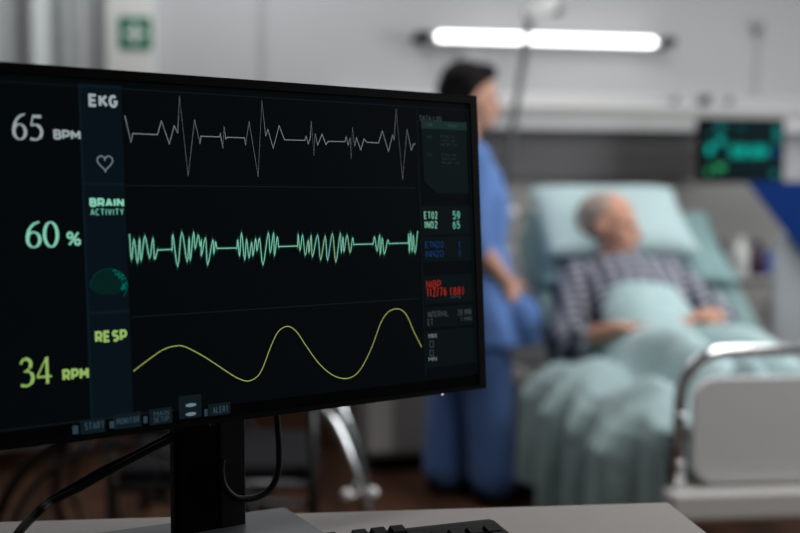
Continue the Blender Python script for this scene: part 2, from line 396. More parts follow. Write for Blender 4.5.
GL = {
 'A': [[(0, 0), (.5, 1), (1, 0)], [(.2, .3), (.8, .3)]], 'B': [[(0, 0), (0, 1), (.55, 1)] + arc(.55, .76, .35, .24, 90, -90) + [(0, .52)], [(.5, .52)] + arc(.55, .26, .43, .26, 90, -90) + [(0, 0)]],
 'C': [arc(.5, .5, .5, .5, 45, 315, 14)], 'D': [[(0, 0), (0, 1), (.45, 1)] + arc(.45, .5, .55, .5, 90, -90, 12) + [(0, 0)]], 'E': [[(.9, 1), (0, 1), (0, 0), (.9, 0)], [(0, .5), (.8, .5)]],
 'G': [arc(.5, .5, .5, .5, 45, 330, 14) + [(.98, .45), (.55, .45)]], 'H': [[(0, 0), (0, 1)], [(1, 0), (1, 1)], [(0, .5), (1, .5)]], 'I': [[(.5, 0), (.5, 1)]],
 'K': [[(0, 0), (0, 1)], [(.95, 1), (.08, .42)], [(.3, .58), (1, 0)]], 'L': [[(0, 1), (0, 0), (.9, 0)]], 'M': [[(0, 0), (0, 1), (.5, .35), (1, 1), (1, 0)]], 'N': [[(0, 0), (0, 1), (1, 0), (1, 1)]],
 'O': [arc(.5, .5, .5, .5, 0, 360, 20)], 'P': [[(0, 0), (0, 1), (.55, 1)] + arc(.55, .68, .42, .32, 90, -90) + [(0, .36)]], 'R': [[(0, 0), (0, 1), (.55, 1)] + arc(.55, .69, .4, .31, 90, -90) + [(0, .38)], [(.5, .38), (.98, 0)]],
 'S': [[(.92, .86)] + arc(.5, .75, .42, .25, 50, 230, 10) + arc(.5, .26, .46, .26, 70, -140, 12)], 'T': [[(0, 1), (1, 1)], [(.5, 1), (.5, 0)]], 'U': [[(0, 1), (0, .4)] + arc(.5, .4, .5, .4, 180, 360, 10) + [(1, 1)]],
 'V': [[(0, 1), (.5, 0), (1, 1)]], 'X': [[(0, 0), (1, 1)], [(0, 1), (1, 0)]], 'Y': [[(0, 1), (.5, .45), (1, 1)], [(.5, .45), (.5, 0)]],
 '0': [arc(.5, .5, .45, .5, 0, 360, 18)], '1': [[(.2, .8), (.55, 1), (.55, 0)]], '2': [arc(.48, .72, .42, .28, 160, -30, 9) + [(.08, 0), (.95, 0)]], '3': [arc(.45, .75, .4, .25, 150, -90, 9) + arc(.45, .26, .45, .26, 90, -150, 10)],
 '4': [[(.75, 0), (.75, 1), (0, .3), (1, .3)]], '5': [[(.9, 1), (.15, 1), (.1, .55)] + arc(.48, .33, .44, .33, 130, -150, 10)], '6': [arc(.5, .32, .44, .32, 0, 360, 14), [(.07, .35), (.2, .75), (.7, 1)]],
 '7': [[(0, 1), (.95, 1), (.35, 0)]], '8': [arc(.5, .75, .36, .25, 0, 360, 14), arc(.5, .26, .45, .26, 0, 360, 14)], '9': [arc(.5, .68, .44, .32, 0, 360, 14), [(.93, .65), (.8, .25), (.3, 0)]],
 '%': [arc(.2, .78, .2, .22, 0, 360, 12), arc(.8, .22, .2, .22, 0, 360, 12), [(.12, 0), (.88, 1)]], '/': [[(0, -.05), (1, 1.05)]], '(': [arc(1, .5, 1.0, .62, 115, 245, 8)], ')': [arc(0, .5, 1.0, .62, 65, -65, 8)], ':': [[(.5, .2), (.5, .32)], [(.5, .7), (.5, .82)]],
 'm': [[(0, 0), (0, .7)], [(0, .6), (.25, .7), (.5, .6), (.5, 0)], [(.5, .6), (.75, .7), (1, .6), (1, 0)]], 'g': [arc(.5, .35, .4, .35, 0, 360, 10), [(.9, .7), (.9, -.1), (.2, -.2)]]}
WID = {'I': .22, 'M': 1.25, 'm': 1.2, '1': .55, '/': .7, '(': .5, ')': .5, ':': .25, ' ': .45, '%': 1.15}
def text(name, s_, box, m, bold=0.15, z=0.0011):
    x0, y0, x1, y1 = box; ws = [WID.get(ch, 1.0) for ch in s_]; gap = 0.30 + bold; hh = y1 - y0; lw = bold * hh; polys = []; x = x0 + lw / 2
    vg = lw + (0.03 if bold > 0.2 else 0.10) * hh; u = (x1 - x0 - lw - vg * (len(s_) - 1)) / sum(ws)
    if u < 0.3 * hh: vg = lw * 1.15; u = (x1 - x0 - lw - vg * (len(s_) - 1)) / sum(ws)
    for ch, wd in zip(s_, ws):
        for k, st in enumerate(GL.get(ch, [])):
            pp = [Vector((x + p[0] * wd * u, y0 + lw / 2 + p[1] * (hh - lw))) for p in st]; runs = [[pp[0]]]
            for a, b, c_ in zip(pp, pp[1:], pp[2:] + [None]):
                runs[-1].append(b)
                if c_ is not None and (b - a).length > 1e-6 and (c_ - b).length > 1e-6 and (b - a).angle(c_ - b) > 0.85: runs.append([b])
            for n_, rn in enumerate(runs):
                if len(rn) < 2: continue
                e0 = lw * 0.42 if n_ > 0 else 0; e1 = lw * 0.42 if n_ < len(runs) - 1 else 0
                sharp0 = n_ > 0 and (runs[n_ - 1][-1] - runs[n_ - 1][-2]).angle(rn[1] - rn[0]) > 1.9
                sharp1 = n_ < len(runs) - 1 and (rn[-1] - rn[-2]).angle(runs[n_ + 1][1] - runs[n_ + 1][0]) > 1.9
                if sharp0: e0 *= 0.25
                if sharp1: e1 *= 0.25
                rn = [rn[0] - (rn[1] - rn[0]).normalized() * e0] + rn[1:-1] + [rn[-1] + (rn[-1] - rn[-2]).normalized() * e1]
                polys += stroke_quads([tuple(p) for p in rn], lw, False, z + 0.00001 * k + 0.000004 * n_)
        x += wd * u + vg
    return link_flat(name, polys, m)
BAKE_EKG = [(168.4, 284.6), (173.1, 261.2), (175.3, 269.1), (198.9, 268.9), (203.2, 281.6), (210.2, 260.9), (215.6, 277.6), (218.9, 271.2), (221.9, 305.1), (227.8, 231.8), (236.3, 284.0), (241.0, 262.1), (242.2, 268.9), (261.5, 269.0), (262.5, 272.4), (263.1, 267.2), (264.6, 258.7), (266.5, 279.6), (267.9, 267.3), (269.9, 268.9), (288.0, 268.9), (288.8, 262.0), (293.5, 284.7), (301.2, 232.2), (308.3, 305.7), (311.1, 271.5), (313.8, 278.0), (319.0, 259.9), (326.5, 282.1), (332.0, 268.5), (355.3, 268.7), (356.9, 273.1), (359.1, 265.4), (361.6, 271.0), (363.7, 288.3), (365.2, 254.0), (367.6, 275.9), (370.1, 264.4), (375.7, 275.6), (379.8, 265.3), (382.9, 268.6), (402.9, 268.9), (404.7, 274.1), (406.6, 265.5), (409.2, 272.6), (409.8, 251.2), (412.7, 283.3), (414.7, 264.8), (417.3, 273.5), (421.9, 261.1), (426.6, 272.6), (429.6, 269.1), (444.6, 268.9), (450.0, 281.5), (457.1, 260.4), (463.1, 277.7), (464.9, 272.8), (468.8, 305.3), (474.2, 231.7), (482.2, 284.3), (487.1, 262.5), (489.9, 268.6), (492.4, 269.4)]
BAKE_BRAIN = [(168.6, 179.1), (169.6, 155.7), (172.6, 174.5), (175.1, 152.8), (177.9, 175.3), (178.6, 154.5), (183.1, 177.0), (186.8, 157.0), (190.8, 175.0), (191.6, 155.9), (194.8, 164.0), (209.1, 164.2), (210.4, 177.4), (214.0, 148.2), (219.3, 180.0), (223.6, 152.2), (226.5, 175.2), (226.8, 153.0), (231.1, 179.8), (232.1, 164.0), (235.7, 176.9), (237.3, 166.6), (238.8, 172.2), (238.2, 157.3), (243.2, 174.0), (244.2, 148.7), (250.5, 172.0), (251.0, 158.8), (253.3, 170.0), (254.5, 164.0), (275.6, 163.8), (276.8, 171.4), (278.1, 156.1), (281.1, 178.4), (283.3, 152.1), (286.2, 172.2), (288.1, 153.9), (291.5, 169.2), (292.5, 155.7), (296.0, 172.4), (297.0, 160.4), (300.4, 172.3), (303.1, 146.7), (310.1, 177.9), (311.5, 158.0), (316.1, 177.8), (316.0, 155.0), (319.9, 173.4), (321.1, 164.0), (342.6, 164.1), (343.8, 175.9), (345.2, 159.5), (348.8, 174.9), (351.0, 154.6), (355.1, 169.8), (355.5, 156.8), (358.8, 174.7), (359.3, 152.7), (366.3, 174.5), (368.8, 149.4), (375.2, 173.4), (377.0, 148.6), (383.9, 175.8), (386.8, 146.8), (393.3, 176.1), (393.7, 155.8), (396.5, 172.0), (397.1, 156.7), (401.5, 173.9), (404.4, 155.9), (408.2, 170.7), (409.2, 164.1), (433.3, 164.0), (435.6, 171.2), (438.1, 156.6), (442.1, 173.2), (442.0, 152.7), (445.2, 170.0), (447.1, 153.2), (452.0, 167.1), (453.7, 163.9), (478.8, 164.0), (479.7, 173.5), (479.9, 153.4), (482.4, 175.6), (483.6, 154.3), (485.7, 172.4), (487.3, 153.1), (491.8, 176.5)]
BAKE_RESP = [(167.5, 56.2), (184.2, 66.5), (197.0, 73.2), (208.0, 75.5), (217.9, 74.3), (233.7, 65.6), (245.7, 57.6), (257.9, 49.0), (270.2, 40.7), (281.8, 36.3), (291.7, 39.2), (298.6, 47.2), (308.2, 66.8), (316.5, 80.3), (324.6, 85.2), (331.4, 84.7), (339.1, 78.3), (347.8, 65.7), (362.2, 46.6), (378.2, 33.1), (393.7, 28.1), (406.0, 31.0), (416.4, 40.9), (428.4, 59.5), (439.5, 81.6), (448.9, 92.0), (458.0, 95.1), (467.1, 93.5), (474.6, 85.7), (481.9, 70.3), (491.8, 52.5)]
RB = {'EKG':(135.4,291.2,162.4,302.8),'BPM':(103.2,261.5,127.1,270.1),'BRAIN':(132.8,203.3,164.6,211.2),'ACTIVITY':(133.4,195.8,164.2,201.9),'PCT':(111.2,169.6,124.0,182.1),'RESP':(133.2,83.8,163.1,94.3),'RPM':(103.1,53.2,126.5,63.5),'DATA':(499.6,294.8,529.6,300.1),'ETO2':(501.2,189.1,519.6,197.2),'V59':(540.4,188.2,551.0,197.6),'INO2':(501.2,178.9,519.1,187.0),'V65':(540.0,177.9,550.5,186.6),'B1':(501.2,157.8,526.5,164.8),'B1v':(546.8,156.9,550.3,164.6),'B2':(500.9,148.1,526.0,155.1),'B2v':(546.4,147.1,549.9,154.8),'NIBP':(500.8,114.8,521.2,122.8),'P':(501.1,105.4,528.5,115.1),'P2':(533.4,105.6,552.4,114.3),'mm':(533.8,102.4,547.8,105.7),'INT':(501.5,83.2,530.1,89.7),'ET':(501.0,74.7,508.5,81.7),'M20':(542.9,83.1,562.0,89.7),'M1':(546.8,76.3,562.4,81.3),'MAX':(501.8,61.0,513.3,65.8),'MIN':(500.7,36.3,511.6,40.7),'b1':(502.8,51.5,508.9,57.9),'b2':(502.4,41.8,508.5,48.2),'START':(120.8,8.7,138.8,15.2),'MON':(150.0,9.8,171.4,15.6),'MAIN':(185.1,13.3,200.6,17.9),'SETUP':(184.9,7.9,200.4,12.9),'ALERT':(244.4,9.4,260.5,15.5),'h65':(68.2,259.9,94.8,282.5),'h60':(76.0,168.5,104.7,191.2),'h34':(66.2,51.4,94.1,76.1),'heart':(140.9,235.2,156.2,248.8),'brain':(130.1,124.5,165.5,150.2),'hdr':(501.3,285.8,564.5,295.5),'row1':(508.2,276.4,515.0,278.5),'r2':(527.5,277.2,547.0,279.4),'r3':(527.2,272.9,548.2,275.0),'r4':(527.0,268.5,550.8,270.8),'q1':(507.4,256.9,514.2,259.1),'q2':(528.0,257.6,547.5,259.8),'q3':(527.8,253.2,547.3,255.4),'q4':(527.5,248.9,552.8,251.1),'sq1':(109.2,6.5,116.2,13.8),'sq2':(142.5,7.7,148.9,13.8),'sq3':(174.3,8.3,180.1,14.7),'sq4':(234.6,7.8,239.7,14.3),'blk':(210.2,7.8,232.8,29.0),'g1':(216.7,17.0,227.8,22.5),'g2':(216.4,8.7,227.4,14.2),'bs':(117.2,4.5,139.7,17.6),'bm':(147.2,5.9,173.3,19.3),'bp':(181.1,5.7,203.4,20.2),'ba':(239.8,7.2,262.6,18.4),}
LOOP = [(-0.127, 1.1276, 0.8809), (-0.1257, 1.1285, 0.86), (-0.1244, 1.1295, 0.836), (-0.1255, 1.1287, 0.8112), (-0.1323, 1.1237, 0.7958), (-0.1454, 1.1141, 0.789), (-0.1611, 1.1026, 0.7906), (-0.171, 1.0954, 0.7991), (-0.1762, 1.0915, 0.8102), (-0.1775, 1.0906, 0.8226), (-0.1765, 1.0913, 0.8325)]
CABA = [(-0.1992, 1.0958, 0.8718), (-0.2236, 1.0779, 0.8614), (-0.2505, 1.0582, 0.8491), (-0.2789, 1.0374, 0.8375), (-0.3025, 1.0202, 0.8257), (-0.3216, 1.0062, 0.8154), (-0.3343, 0.9969, 0.804)] + [(-0.3868, 1.107, 0.756), (-0.3782, 1.0457, 0.756)]
CABB = [(-0.1981, 1.0892, 0.8661), (-0.2223, 1.0714, 0.8579), (-0.2491, 1.0518, 0.8466), (-0.2774, 1.0311, 0.8333), (-0.2969, 1.0168, 0.8237), (-0.3182, 1.0012, 0.8149), (-0.3309, 0.992, 0.8045)] + [(-0.3824, 1.1002, 0.756), (-0.3732, 1.0397, 0.756)]
ink = dict(grey=E((0.30, 0.35, 0.37)), grey2=E((0.20, 0.23, 0.24)), mint=E((0.22, 0.58, 0.42)), mint3=E((0.16, 0.43, 0.31)), mint2=E((0.11, 0.36, 0.27)), lime=E((0.27, 0.44, 0.12)),
           olive=E((0.31, 0.36, 0.10)), red=E((0.26, 0.016, 0.012)), blue=E((0.008, 0.03, 0.13)), dim=E((0.045, 0.055, 0.055)), dim2=E((0.025, 0.034, 0.034)),
           halo=E((0.006, 0.035, 0.025)), col=E((0.0020, 0.0054, 0.0082)), colhi=E((0.0030, 0.0090, 0.0140)), line=E((0.005, 0.010, 0.013)),
           rcol=E((0.0022, 0.0048, 0.0055)), log=E((0.0026, 0.0068, 0.0068)), loghd=E((0.008, 0.024, 0.022)), btn=E((0.0045, 0.0095, 0.0125)), btnink=E((0.05, 0.085, 0.11)),
           brain=E((0.001, 0.014, 0.012)), brain2=E((0.0, 0.10, 0.075)), heart=E((0.13, 0.17, 0.19)))
def rect(x0, y0, x1, y1): return [(x0, y0), (x1, y0), (x1, y1), (x0, y1)]
flat_poly('backdrop', rect(10, 16, 570, 315), E((0.0011, 0.0021, 0.0027)), 0.00045)
# side columns, dividers
flat_poly('readout_column', rect(128.5, 15.5, 166, 311), ink['col'], 0.0005)
for y0, y1 in ((222.5, 224.5), (109, 111.5), (308.5, 311)): flat_poly('divider', rect(128.5, y0, 166, y1), ink['colhi'], 0.0007)
flat_poly('divider', rect(126.8, 15.5, 128.8, 311), ink['colhi'], 0.0006)
for y in (222.4, 104.5, 308.8): flat_poly('divider', rect(167, y - 0.4, 491, y + 0.4), ink['line'], 0.0006)
for x in (496.5, 572.0 - 4): flat_poly('divider', rect(x - 0.4, 22, x + 0.4, 309), ink['line'], 0.0006)
flat_poly('divider', rect(12, 16.5, 205, 17.3), ink['line'], 0.0006)
flat_poly('divider', rect(12, 308.5, 568, 309.1), ink['line'], 0.0006)
for y0, y1 in ((172, 203), (143, 170), (98, 128), (72, 94), (30, 69)): flat_poly('readout_panel', rect(498, y0, 566, y1), ink['rcol'], 0.0005)
# large serif numerals drawn with swelling strokes (unit box 0..1 x 0..1.42)
def numeral(ch):
    if ch == '0': return [(smooth_pts([(.5 + .40 * math.cos(a), .71 + .66 * math.sin(a)) for a in [R(k * 30) for k in range(12)]], 4, True),
                           None, True)]
    if ch == '6': return [([(.5 + .38 * math.cos(R(k)), .45 + .40 * math.sin(R(k))) for k in range(0, 360, 10)], None, True),
                          (smooth_pts([(.125, .45), (.14, .72), (.30, 1.06), (.56, 1.29), (.88, 1.39)], 6), [.20] + [.17] * 11 + [.14] * 8 + [.10] * 5, False)]
    if ch == '5': return [([(.30, 1.30), (.88, 1.30)], [.17, .19], False), ([(.33, 1.34), (.19, .80)], [.08, .09], False),
                          (smooth_pts([(.19, .80), (.50, .86), (.79, .70), (.87, .44), (.74, .17), (.46, .06), (.10, .10)], 6), [.10] * 8 + [.19] * 17 + [.12] * 8 + [.16] * 4, False)]
    if ch == '3': return [(smooth_pts([(.12, 1.12), (.28, 1.32), (.54, 1.35), (.75, 1.18), (.70, .94), (.46, .77), (.32, .74)], 6), [.12] * 10 + [.18] * 15 + [.09] * 12, False),
                          (smooth_pts([(.40, .76), (.70, .70), (.86, .46), (.78, .20), (.50, .05), (.10, .10)], 6), [.10] * 8 + [.19] * 12 + [.12] * 7 + [.15] * 4, False)]
    if ch == '4': return [([(.70, 1.38), (.70, .06)], [.17, .17], False), ([(.68, 1.36), (.06, .46)], [.08, .09], False), ([(.04, .42), (.98, .42)], [.11, .11], False)]
def numerals(name, s_, box, m):
    x0, y0, x1, y1 = box; wd = (x1 - x0) / (len(s_) + 0.08); hs = (y1 - y0) / 1.42; polys = []
    for i, ch in enumerate(s_):
        for q, (pts, ws, cl) in enumerate(numeral(ch)):
            n = len(pts)
            if ws is None:
                ws = []
                for k in range(n):
                    a = Vector(pts[(k + 1) % n]) - Vector(pts[k - 1]); a.normalize(); ws.append(.085 + .11 * abs(a.y) ** 1.5)
            ws = (list(ws) + [ws[-1]] * n)[:n]
            pp = [(x0 + wd * (i * 1.08 + p[0]), y0 + p[1] * hs) for p in pts]
            polys += stroke_quads(pp, [v * (wd * .6 + hs * .4) for v in ws], cl, 0.0010 + 0.00002 * q)
    return link_flat(name, polys, m)
for nm, k, m in (('65', 'h65', 'grey'), ('60', 'h60', 'mint'), ('34', 'h34', 'lime')):
    numerals('large_number', nm, RB[k], ink[m])
text('unit_text', 'BPM', RB['BPM'], ink['grey'], .23); text('unit_text', '%', RB['PCT'], ink['mint'], .15); text('unit_text', 'RPM', RB['RPM'], ink['lime'], .23)
text('heading_text', 'EKG', RB['EKG'], ink['grey'], .235); text('heading_text', 'BRAIN', RB['BRAIN'], ink['mint'], .26)
text('heading_text', 'ACTIVITY', RB['ACTIVITY'], ink['mint2'], .18); text('heading_text', 'RESP', RB['RESP'], ink['lime'], .235)
# heart outline
hp = []
for k in range(48):
    a = 2 * PI * k / 48
    hp.append((148.4 + 7.0 * math.sin(a) ** 3, 242.6 + (13 * math.cos(a) - 5 * math.cos(2 * a) - 2 * math.cos(3 * a) - math.cos(4 * a)) * 0.47))
link_flat('heart_icon', stroke_quads(hp, 1.25, True), ink['heart'])
# brain picture: dark dome with glowing folds on the far lobe
x0, y0, x1, y1 = RB['brain']; cx, cy = (x0 + x1) / 2, y0 + 9
flat_poly('brain_icon', [(cx + 17 * math.cos(R(k)), cy + (15 if k < 180 else 8) * math.sin(R(k))) for k in range(0, 360, 12)], ink['brain'], 0.0008)
bp_ = []
for k in range(70):
    a = R(random.uniform(-35, 75)); rr = random.uniform(0.72, 0.98)
    px, py = cx + 17 * rr * math.cos(a), cy + (15 if a > 0 else 9) * rr * math.sin(a); d = random.uniform(.25, .7)
    bp_.append([((px + d * math.cos(R(q)) * 0.9) / 1000, (py + d * math.sin(R(q))) / 1000, 0.0010) for q in range(0, 360, 60)])
link_flat('brain_glow', bp_, E((0.0, 0.17, 0.13)))
link_flat('brain_outline', stroke_quads([(cx + 17 * math.cos(R(k)), cy + (15 if k < 180 else 8) * math.sin(R(k))) for k in range(-40, 190, 8)], [0.5 + 1.0 * max(0, math.cos(R(k))) for k in range(-40, 190, 8)], z=0.0009), E((0.0, 0.045, 0.035)))
# traces
link_flat('ekg_trace', stroke_quads(BAKE_EKG, 0.72, z=0.0012), ink['grey2'])
def fill_long(pts):
    out = [pts[0]]
    for a, b in zip(pts, pts[1:]):
        if b[0] - a[0] > 9: out += [(a[0] + (b[0] - a[0]) * u, a[1] + (b[1] - a[1]) * u) for u in (.06, .5, .94)]
        out.append(b)
    return out
bt = smooth_pts(fill_long(BAKE_BRAIN), 4)
link_flat('brain_trace_glow', stroke_quads(bt, 3.2, z=0.0008), ink['halo'])
o = link_flat('brain_trace', stroke_quads(bt, 0.82, z=0.0012), ink['mint'])
o.data.materials.append(E((0.16, 0.50, 0.50))); o.data.materials.append(E((0.34, 0.46, 0.22)))
for i, f in enumerate(o.data.polygons):
    if 343 < bt[i][0] < 409 and (i // 4) % 3: f.material_index = (i // 4) % 3
link_flat('resp_trace', stroke_quads(smooth_pts(BAKE_RESP, 6), 0.86, z=0.0012), ink['olive'])
# right-hand readouts
flat_poly('log_panel', [(501.5, 294.5), (564.5, 294.5), (564, 216.5), (521, 216.5), (503, 229)][::-1], ink['log'], 0.0007)
flat_poly('log_header', [(501.5, 286.2), (564.6, 286.2), (564.8, 295), (501.5, 295)], ink['loghd'], 0.0009)
for k, s_, m in (('DATA', 'DATA LOG', 'dim'), ('ETO2', 'ETO2', 'mint3'), ('V59', '59', 'mint2'), ('INO2', 'INO2', 'mint3'), ('V65', '65', 'mint2'), ('B1', 'ETN2O', 'blue'), ('B1v', '1', 'blue'),
                 ('B2', 'INN2O', 'blue'), ('B2v', '1', 'blue'), ('NIBP', 'NIBP', 'red'), ('P', '112/76', 'red'), ('P2', '(88)', 'red'), ('mm', 'mmHg', 'dim'), ('INT', 'INTERVAL', 'dim'), ('ET', 'ET', 'dim'),
                 ('M20', '20 MIN', 'dim'), ('M1', '1 MIN', 'dim'), ('MAX', 'MAX', 'grey2'), ('MIN', 'MIN', 'grey2')):
    text('readout_text', s_, RB[k], ink[m], .145 if m in ('mint3', 'mint2', 'red') else 0.12)
text('readout_text', 'TIME', (509, 289, 517, 292), ink['dim'], .13); text('readout_text', 'EVENT', (539, 289, 551, 292), ink['dim'], .13)
for k, s_ in (('row1', '10:40'), ('r2', 'ETO2 59'), ('r3', 'INO2 65'), ('r4', 'RESP 34'), ('q1', '10:20'), ('q2', 'ETO2 58'), ('q3', 'INO2 64'), ('q4', 'RESP 33')):
    text('log_text', s_, RB[k], ink['dim2'], .14)
for k in ('b1', 'b2'):
    x0, y0, x1, y1 = RB[k]; link_flat('limit_icon', stroke_quads(rect(x0 + .5, y0, x1 - 1, y1), 0.7, True), ink['dim'])
# soft keys along the lower edge
for k, tx in (('bs', None), ('bm', None), ('bp', None), ('ba', None), ('blk', None)):
    x0, y0, x1, y1 = RB[k]; flat_poly('soft_key', rect(x0, max(5.2, y0), x1, y1), ink['btn'], 0.0007)
for k, s_ in (('START', 'START'), ('MON', 'MONITOR'), ('MAIN', 'MAIN'), ('SETUP', 'SETUP'), ('ALERT', 'ALERT')):
    text('soft_key_text', s_, RB[k], E((0.026, 0.052, 0.07)), .14)
for k in ('sq1', 'sq2', 'sq3', 'sq4'):
    x0, y0, x1, y1 = RB[k]; flat_poly('soft_key_mark', rect(x0 + 1, y0, x1 - 1, y1), E((0.022, 0.042, 0.060)), 0.0009)
for k in ('g1', 'g2'):
    x0, y0, x1, y1 = RB[k]
    flat_poly('soft_key_mark', [((x0 + x1) / 2 + (x1 - x0) / 2 * math.cos(R(q)), (y0 + y1) / 2 + 1.7 * math.sin(R(q))) for q in range(0, 360, 30)], E((0.14, 0.19, 0.24)), 0.0009)

# cables
def chain(pts, k=6): return smooth_pts3(pts, k)
def smooth_pts3(pts, k):
    P = [Vector(p) for p in pts]; n = len(P); out = []
    for i in range(n - 1):
        p0, p1, p2, p3 = P[max(0, i - 1)], P[i], P[i + 1], P[min(n - 1, i + 2)]
        for q in range(k):
            u = q / k
            out.append(0.5 * ((2 * p1) + (p2 - p0) * u + (2 * p0 - 5 * p1 + 4 * p2 - p3) * u * u + (3 * p1 - p0 - 3 * p2 + p3) * u ** 3))
    return out + [P[-1]]
tag(put('monitor_cable', MB().tube(smooth_pts3(LOOP, 6), 0.0034, 10), M['rubber'], None, True), 'thin black cable looping down from the monitor into its stand column', 'cable')
tag(put('power_cable', MB().tube(smooth_pts3(CABA, 6), 0.0032, 10), M['rubber'], None, True), 'black cable running from behind the stand down to the desk, upper of two', 'cable', 'black cables beside the monitor stand')
tag(put('video_cable', MB().tube(smooth_pts3(CABB, 6), 0.0032, 10), M['rubber'], None, True), 'black cable running from behind the stand down to the desk, lower of two', 'cable', 'black cables beside the monitor stand')

# keyboard
KW = R(20.5)
kb = thing('keyboard', 'black computer keyboard on the desk in front of the monitor stand', 'keyboard', (0.0909, 1.1048, 0.7505), KW)
prof = MB(); prof.prism([(0, 0.0), (0, 0.019), (-0.012, 0.0205), (-0.14, 0.010), (-0.14, 0.0)], -0.44, 0,
                        Matrix(((0, 0, 1, 0), (1, 0, 0, 0), (0, 1, 0, 0), (0, 0, 0, 1))))
put('case', prof, M['key'], kb, bevel=0.002)
kv = MB(); kv.add([(-.0085, -.0085, 0), (.0085, -.0085, 0), (.0085, .0085, 0), (-.0085, .0085, 0), (-.0064, -.0055, .0045), (.0064, -.0055, .0045), (.0064, .0075, .0055), (-.0064, .0075, .0055)],
                  [(3, 2, 1, 0), (4, 5, 6, 7), (0, 1, 5, 4), (1, 2, 6, 5), (2, 3, 7, 6), (3, 0, 4, 7)])
kme = kv.mesh('key', M['key'])
def key(x, y, wx=1.0):
    o = link('key', kme, kb); o.location = (x, y, 0.0202 - (-y - 0.012) * 0.0815); o.rotation_euler = (R(4.7), 0, 0); o.scale = (wx, 1, 1)
    return o
rows = [-0.017, -0.041, -0.060, -0.079, -0.098, -0.117]
for g0 in (0, 4, 8): 
    for k in range(4): key(-0.395 + 0.019 * (g0 + k) + 0.0065 * (g0 / 4), rows[0])
key(-0.428, rows[0])
for k in range(3): key(-0.143 + 0.019 * k, rows[0])
for r in (1, 2, 3, 4):
    for k in range(13 if r < 4 else 11): key(-0.428 + 0.019 * k + 0.0040 * (r - 1), rows[r])
for r in (1, 2):
    for k in range(3): key(-0.149 + 0.019 * k, rows[r])
for r in (1, 2, 3, 4):
    for k in range(4):
        if not (k == 3 and r in (3,)): key(-0.072 + 0.0185 * k, rows[r])
key(-0.30, rows[5], 5.5)
for x in (-0.428, -0.404, -0.38, -0.21, -0.186): key(x, rows[5])
key(-0.130, rows[4])
for k in range(3): key(-0.149 + 0.019 * k, rows[5])

# ------------------------------------------------------------------ hospital bed (bed frame: x across, -y towards the foot end)
BW = R(6.5); BO = Vector((0.43, 4.6, 0))
def bed_at(o): return frame(o, BO, BW)
bed = thing('hospital_bed', 'hospital bed with grey foot panel and bent chrome foot tube', 'bed', BO, BW)
fr = MB(); fr.box(0.02, 0.06, -1.98, -0.02, 0.35, 0.41); fr.box(0.78, 0.82, -1.98, -0.02, 0.35, 0.41)
for y in (-0.1, -0.7, -1.3, -1.9): fr.box(0.06, 0.78, y - 0.02, y + 0.02, 0.35, 0.40)
fr.box(0.02, 0.82, -0.86, -0.82, 0.36, 0.41)
put('bed_frame', fr, M['white'], bed, bevel=0.004)
put('foot_rail', MB().box(-0.03, 0.90, -2.06, -1.99, 0.337, 0.408), M['white'], bed, bevel=0.012, seg=3)
Fm = Matrix(((1, 0, 0, 0), (0, 0, -1, -2.0), (0, 1, 0, 0), (0, 0, 0, 1)))
put('foot_panel', MB().prism(rrect(0.034, 0.836, 0.418, 0.672, 0.055, 8), 0.0, 0.022, Fm), M['bedpanel'], bed, bevel=0.004)
ft = [(0.004, -2.015, 0.40), (0.000, -2.015, 0.50), (0.002, -2.015, 0.60)]
for k in range(0, 10): a = R(180 - 10 * k); ft.append((0.112 + 0.108 * math.cos(a), -2.015, 0.625 + 0.108 * math.sin(a)))
ft += [(0.3, -2.015, 0.735), (0.57, -2.015, 0.735)]
for k in range(0, 10): a = R(90 - 10 * k); ft.append((0.758 + 0.108 * math.cos(a), -2.015, 0.625 + 0.108 * math.sin(a)))
ft += [(0.868, -2.015, 0.60), (0.868, -2.015, 0.50), (0.866, -2.015, 0.40)]
put('foot_tube', MB().tube(ft, 0.0155, 16), M['chrome'], bed, True)
for x, z in ((-0.002, 0.585), (-0.002, 0.47)):
    put('tube_knob', MB().ell((x, -2.034, z), 0.011, None, 16, 10), M['chrome'], bed, True)
put('headboard', MB().prism(rrect(0.0, 0.84, 0.42, 0.90, 0.06, 8), 0.0, 0.03, Matrix(((1, 0, 0, 0), (0, 0, -1, 0.03), (0, 1, 0, 0), (0, 0, 0, 1)))), M['bedpanel'], bed, bevel=0.004)
for x in (0.04, 0.80):
    for y in (-0.12, -1.86):
        lg = put('leg', MB().box(x - 0.02, x + 0.02, y - 0.02, y + 0.02, 0.10, 0.36), M['steel'], bed, bevel=0.003)
        q = MB(); q.cyl((x - 0.018, y, 0.055), (x + 0.018, y, 0.055), 0.055, n=24); q.box(x - 0.024, x + 0.024, y - 0.012, y + 0.03, 0.05, 0.11)
        put('caster', q, M['rubber'], lg, bevel=0.003)
bk = MB(); bk.tube([(0.10, -0.85, 0.40), (0.10, -0.25, 0.76)], 0.012); bk.tube([(0.74, -0.85, 0.40), (0.74, -0.25, 0.76)], 0.012); bk.tube([(0.42, -0.34, 0.36), (0.42, -0.42, 0.66)], 0.014)
put('backrest_support', bk, M['steel'], bed, True)

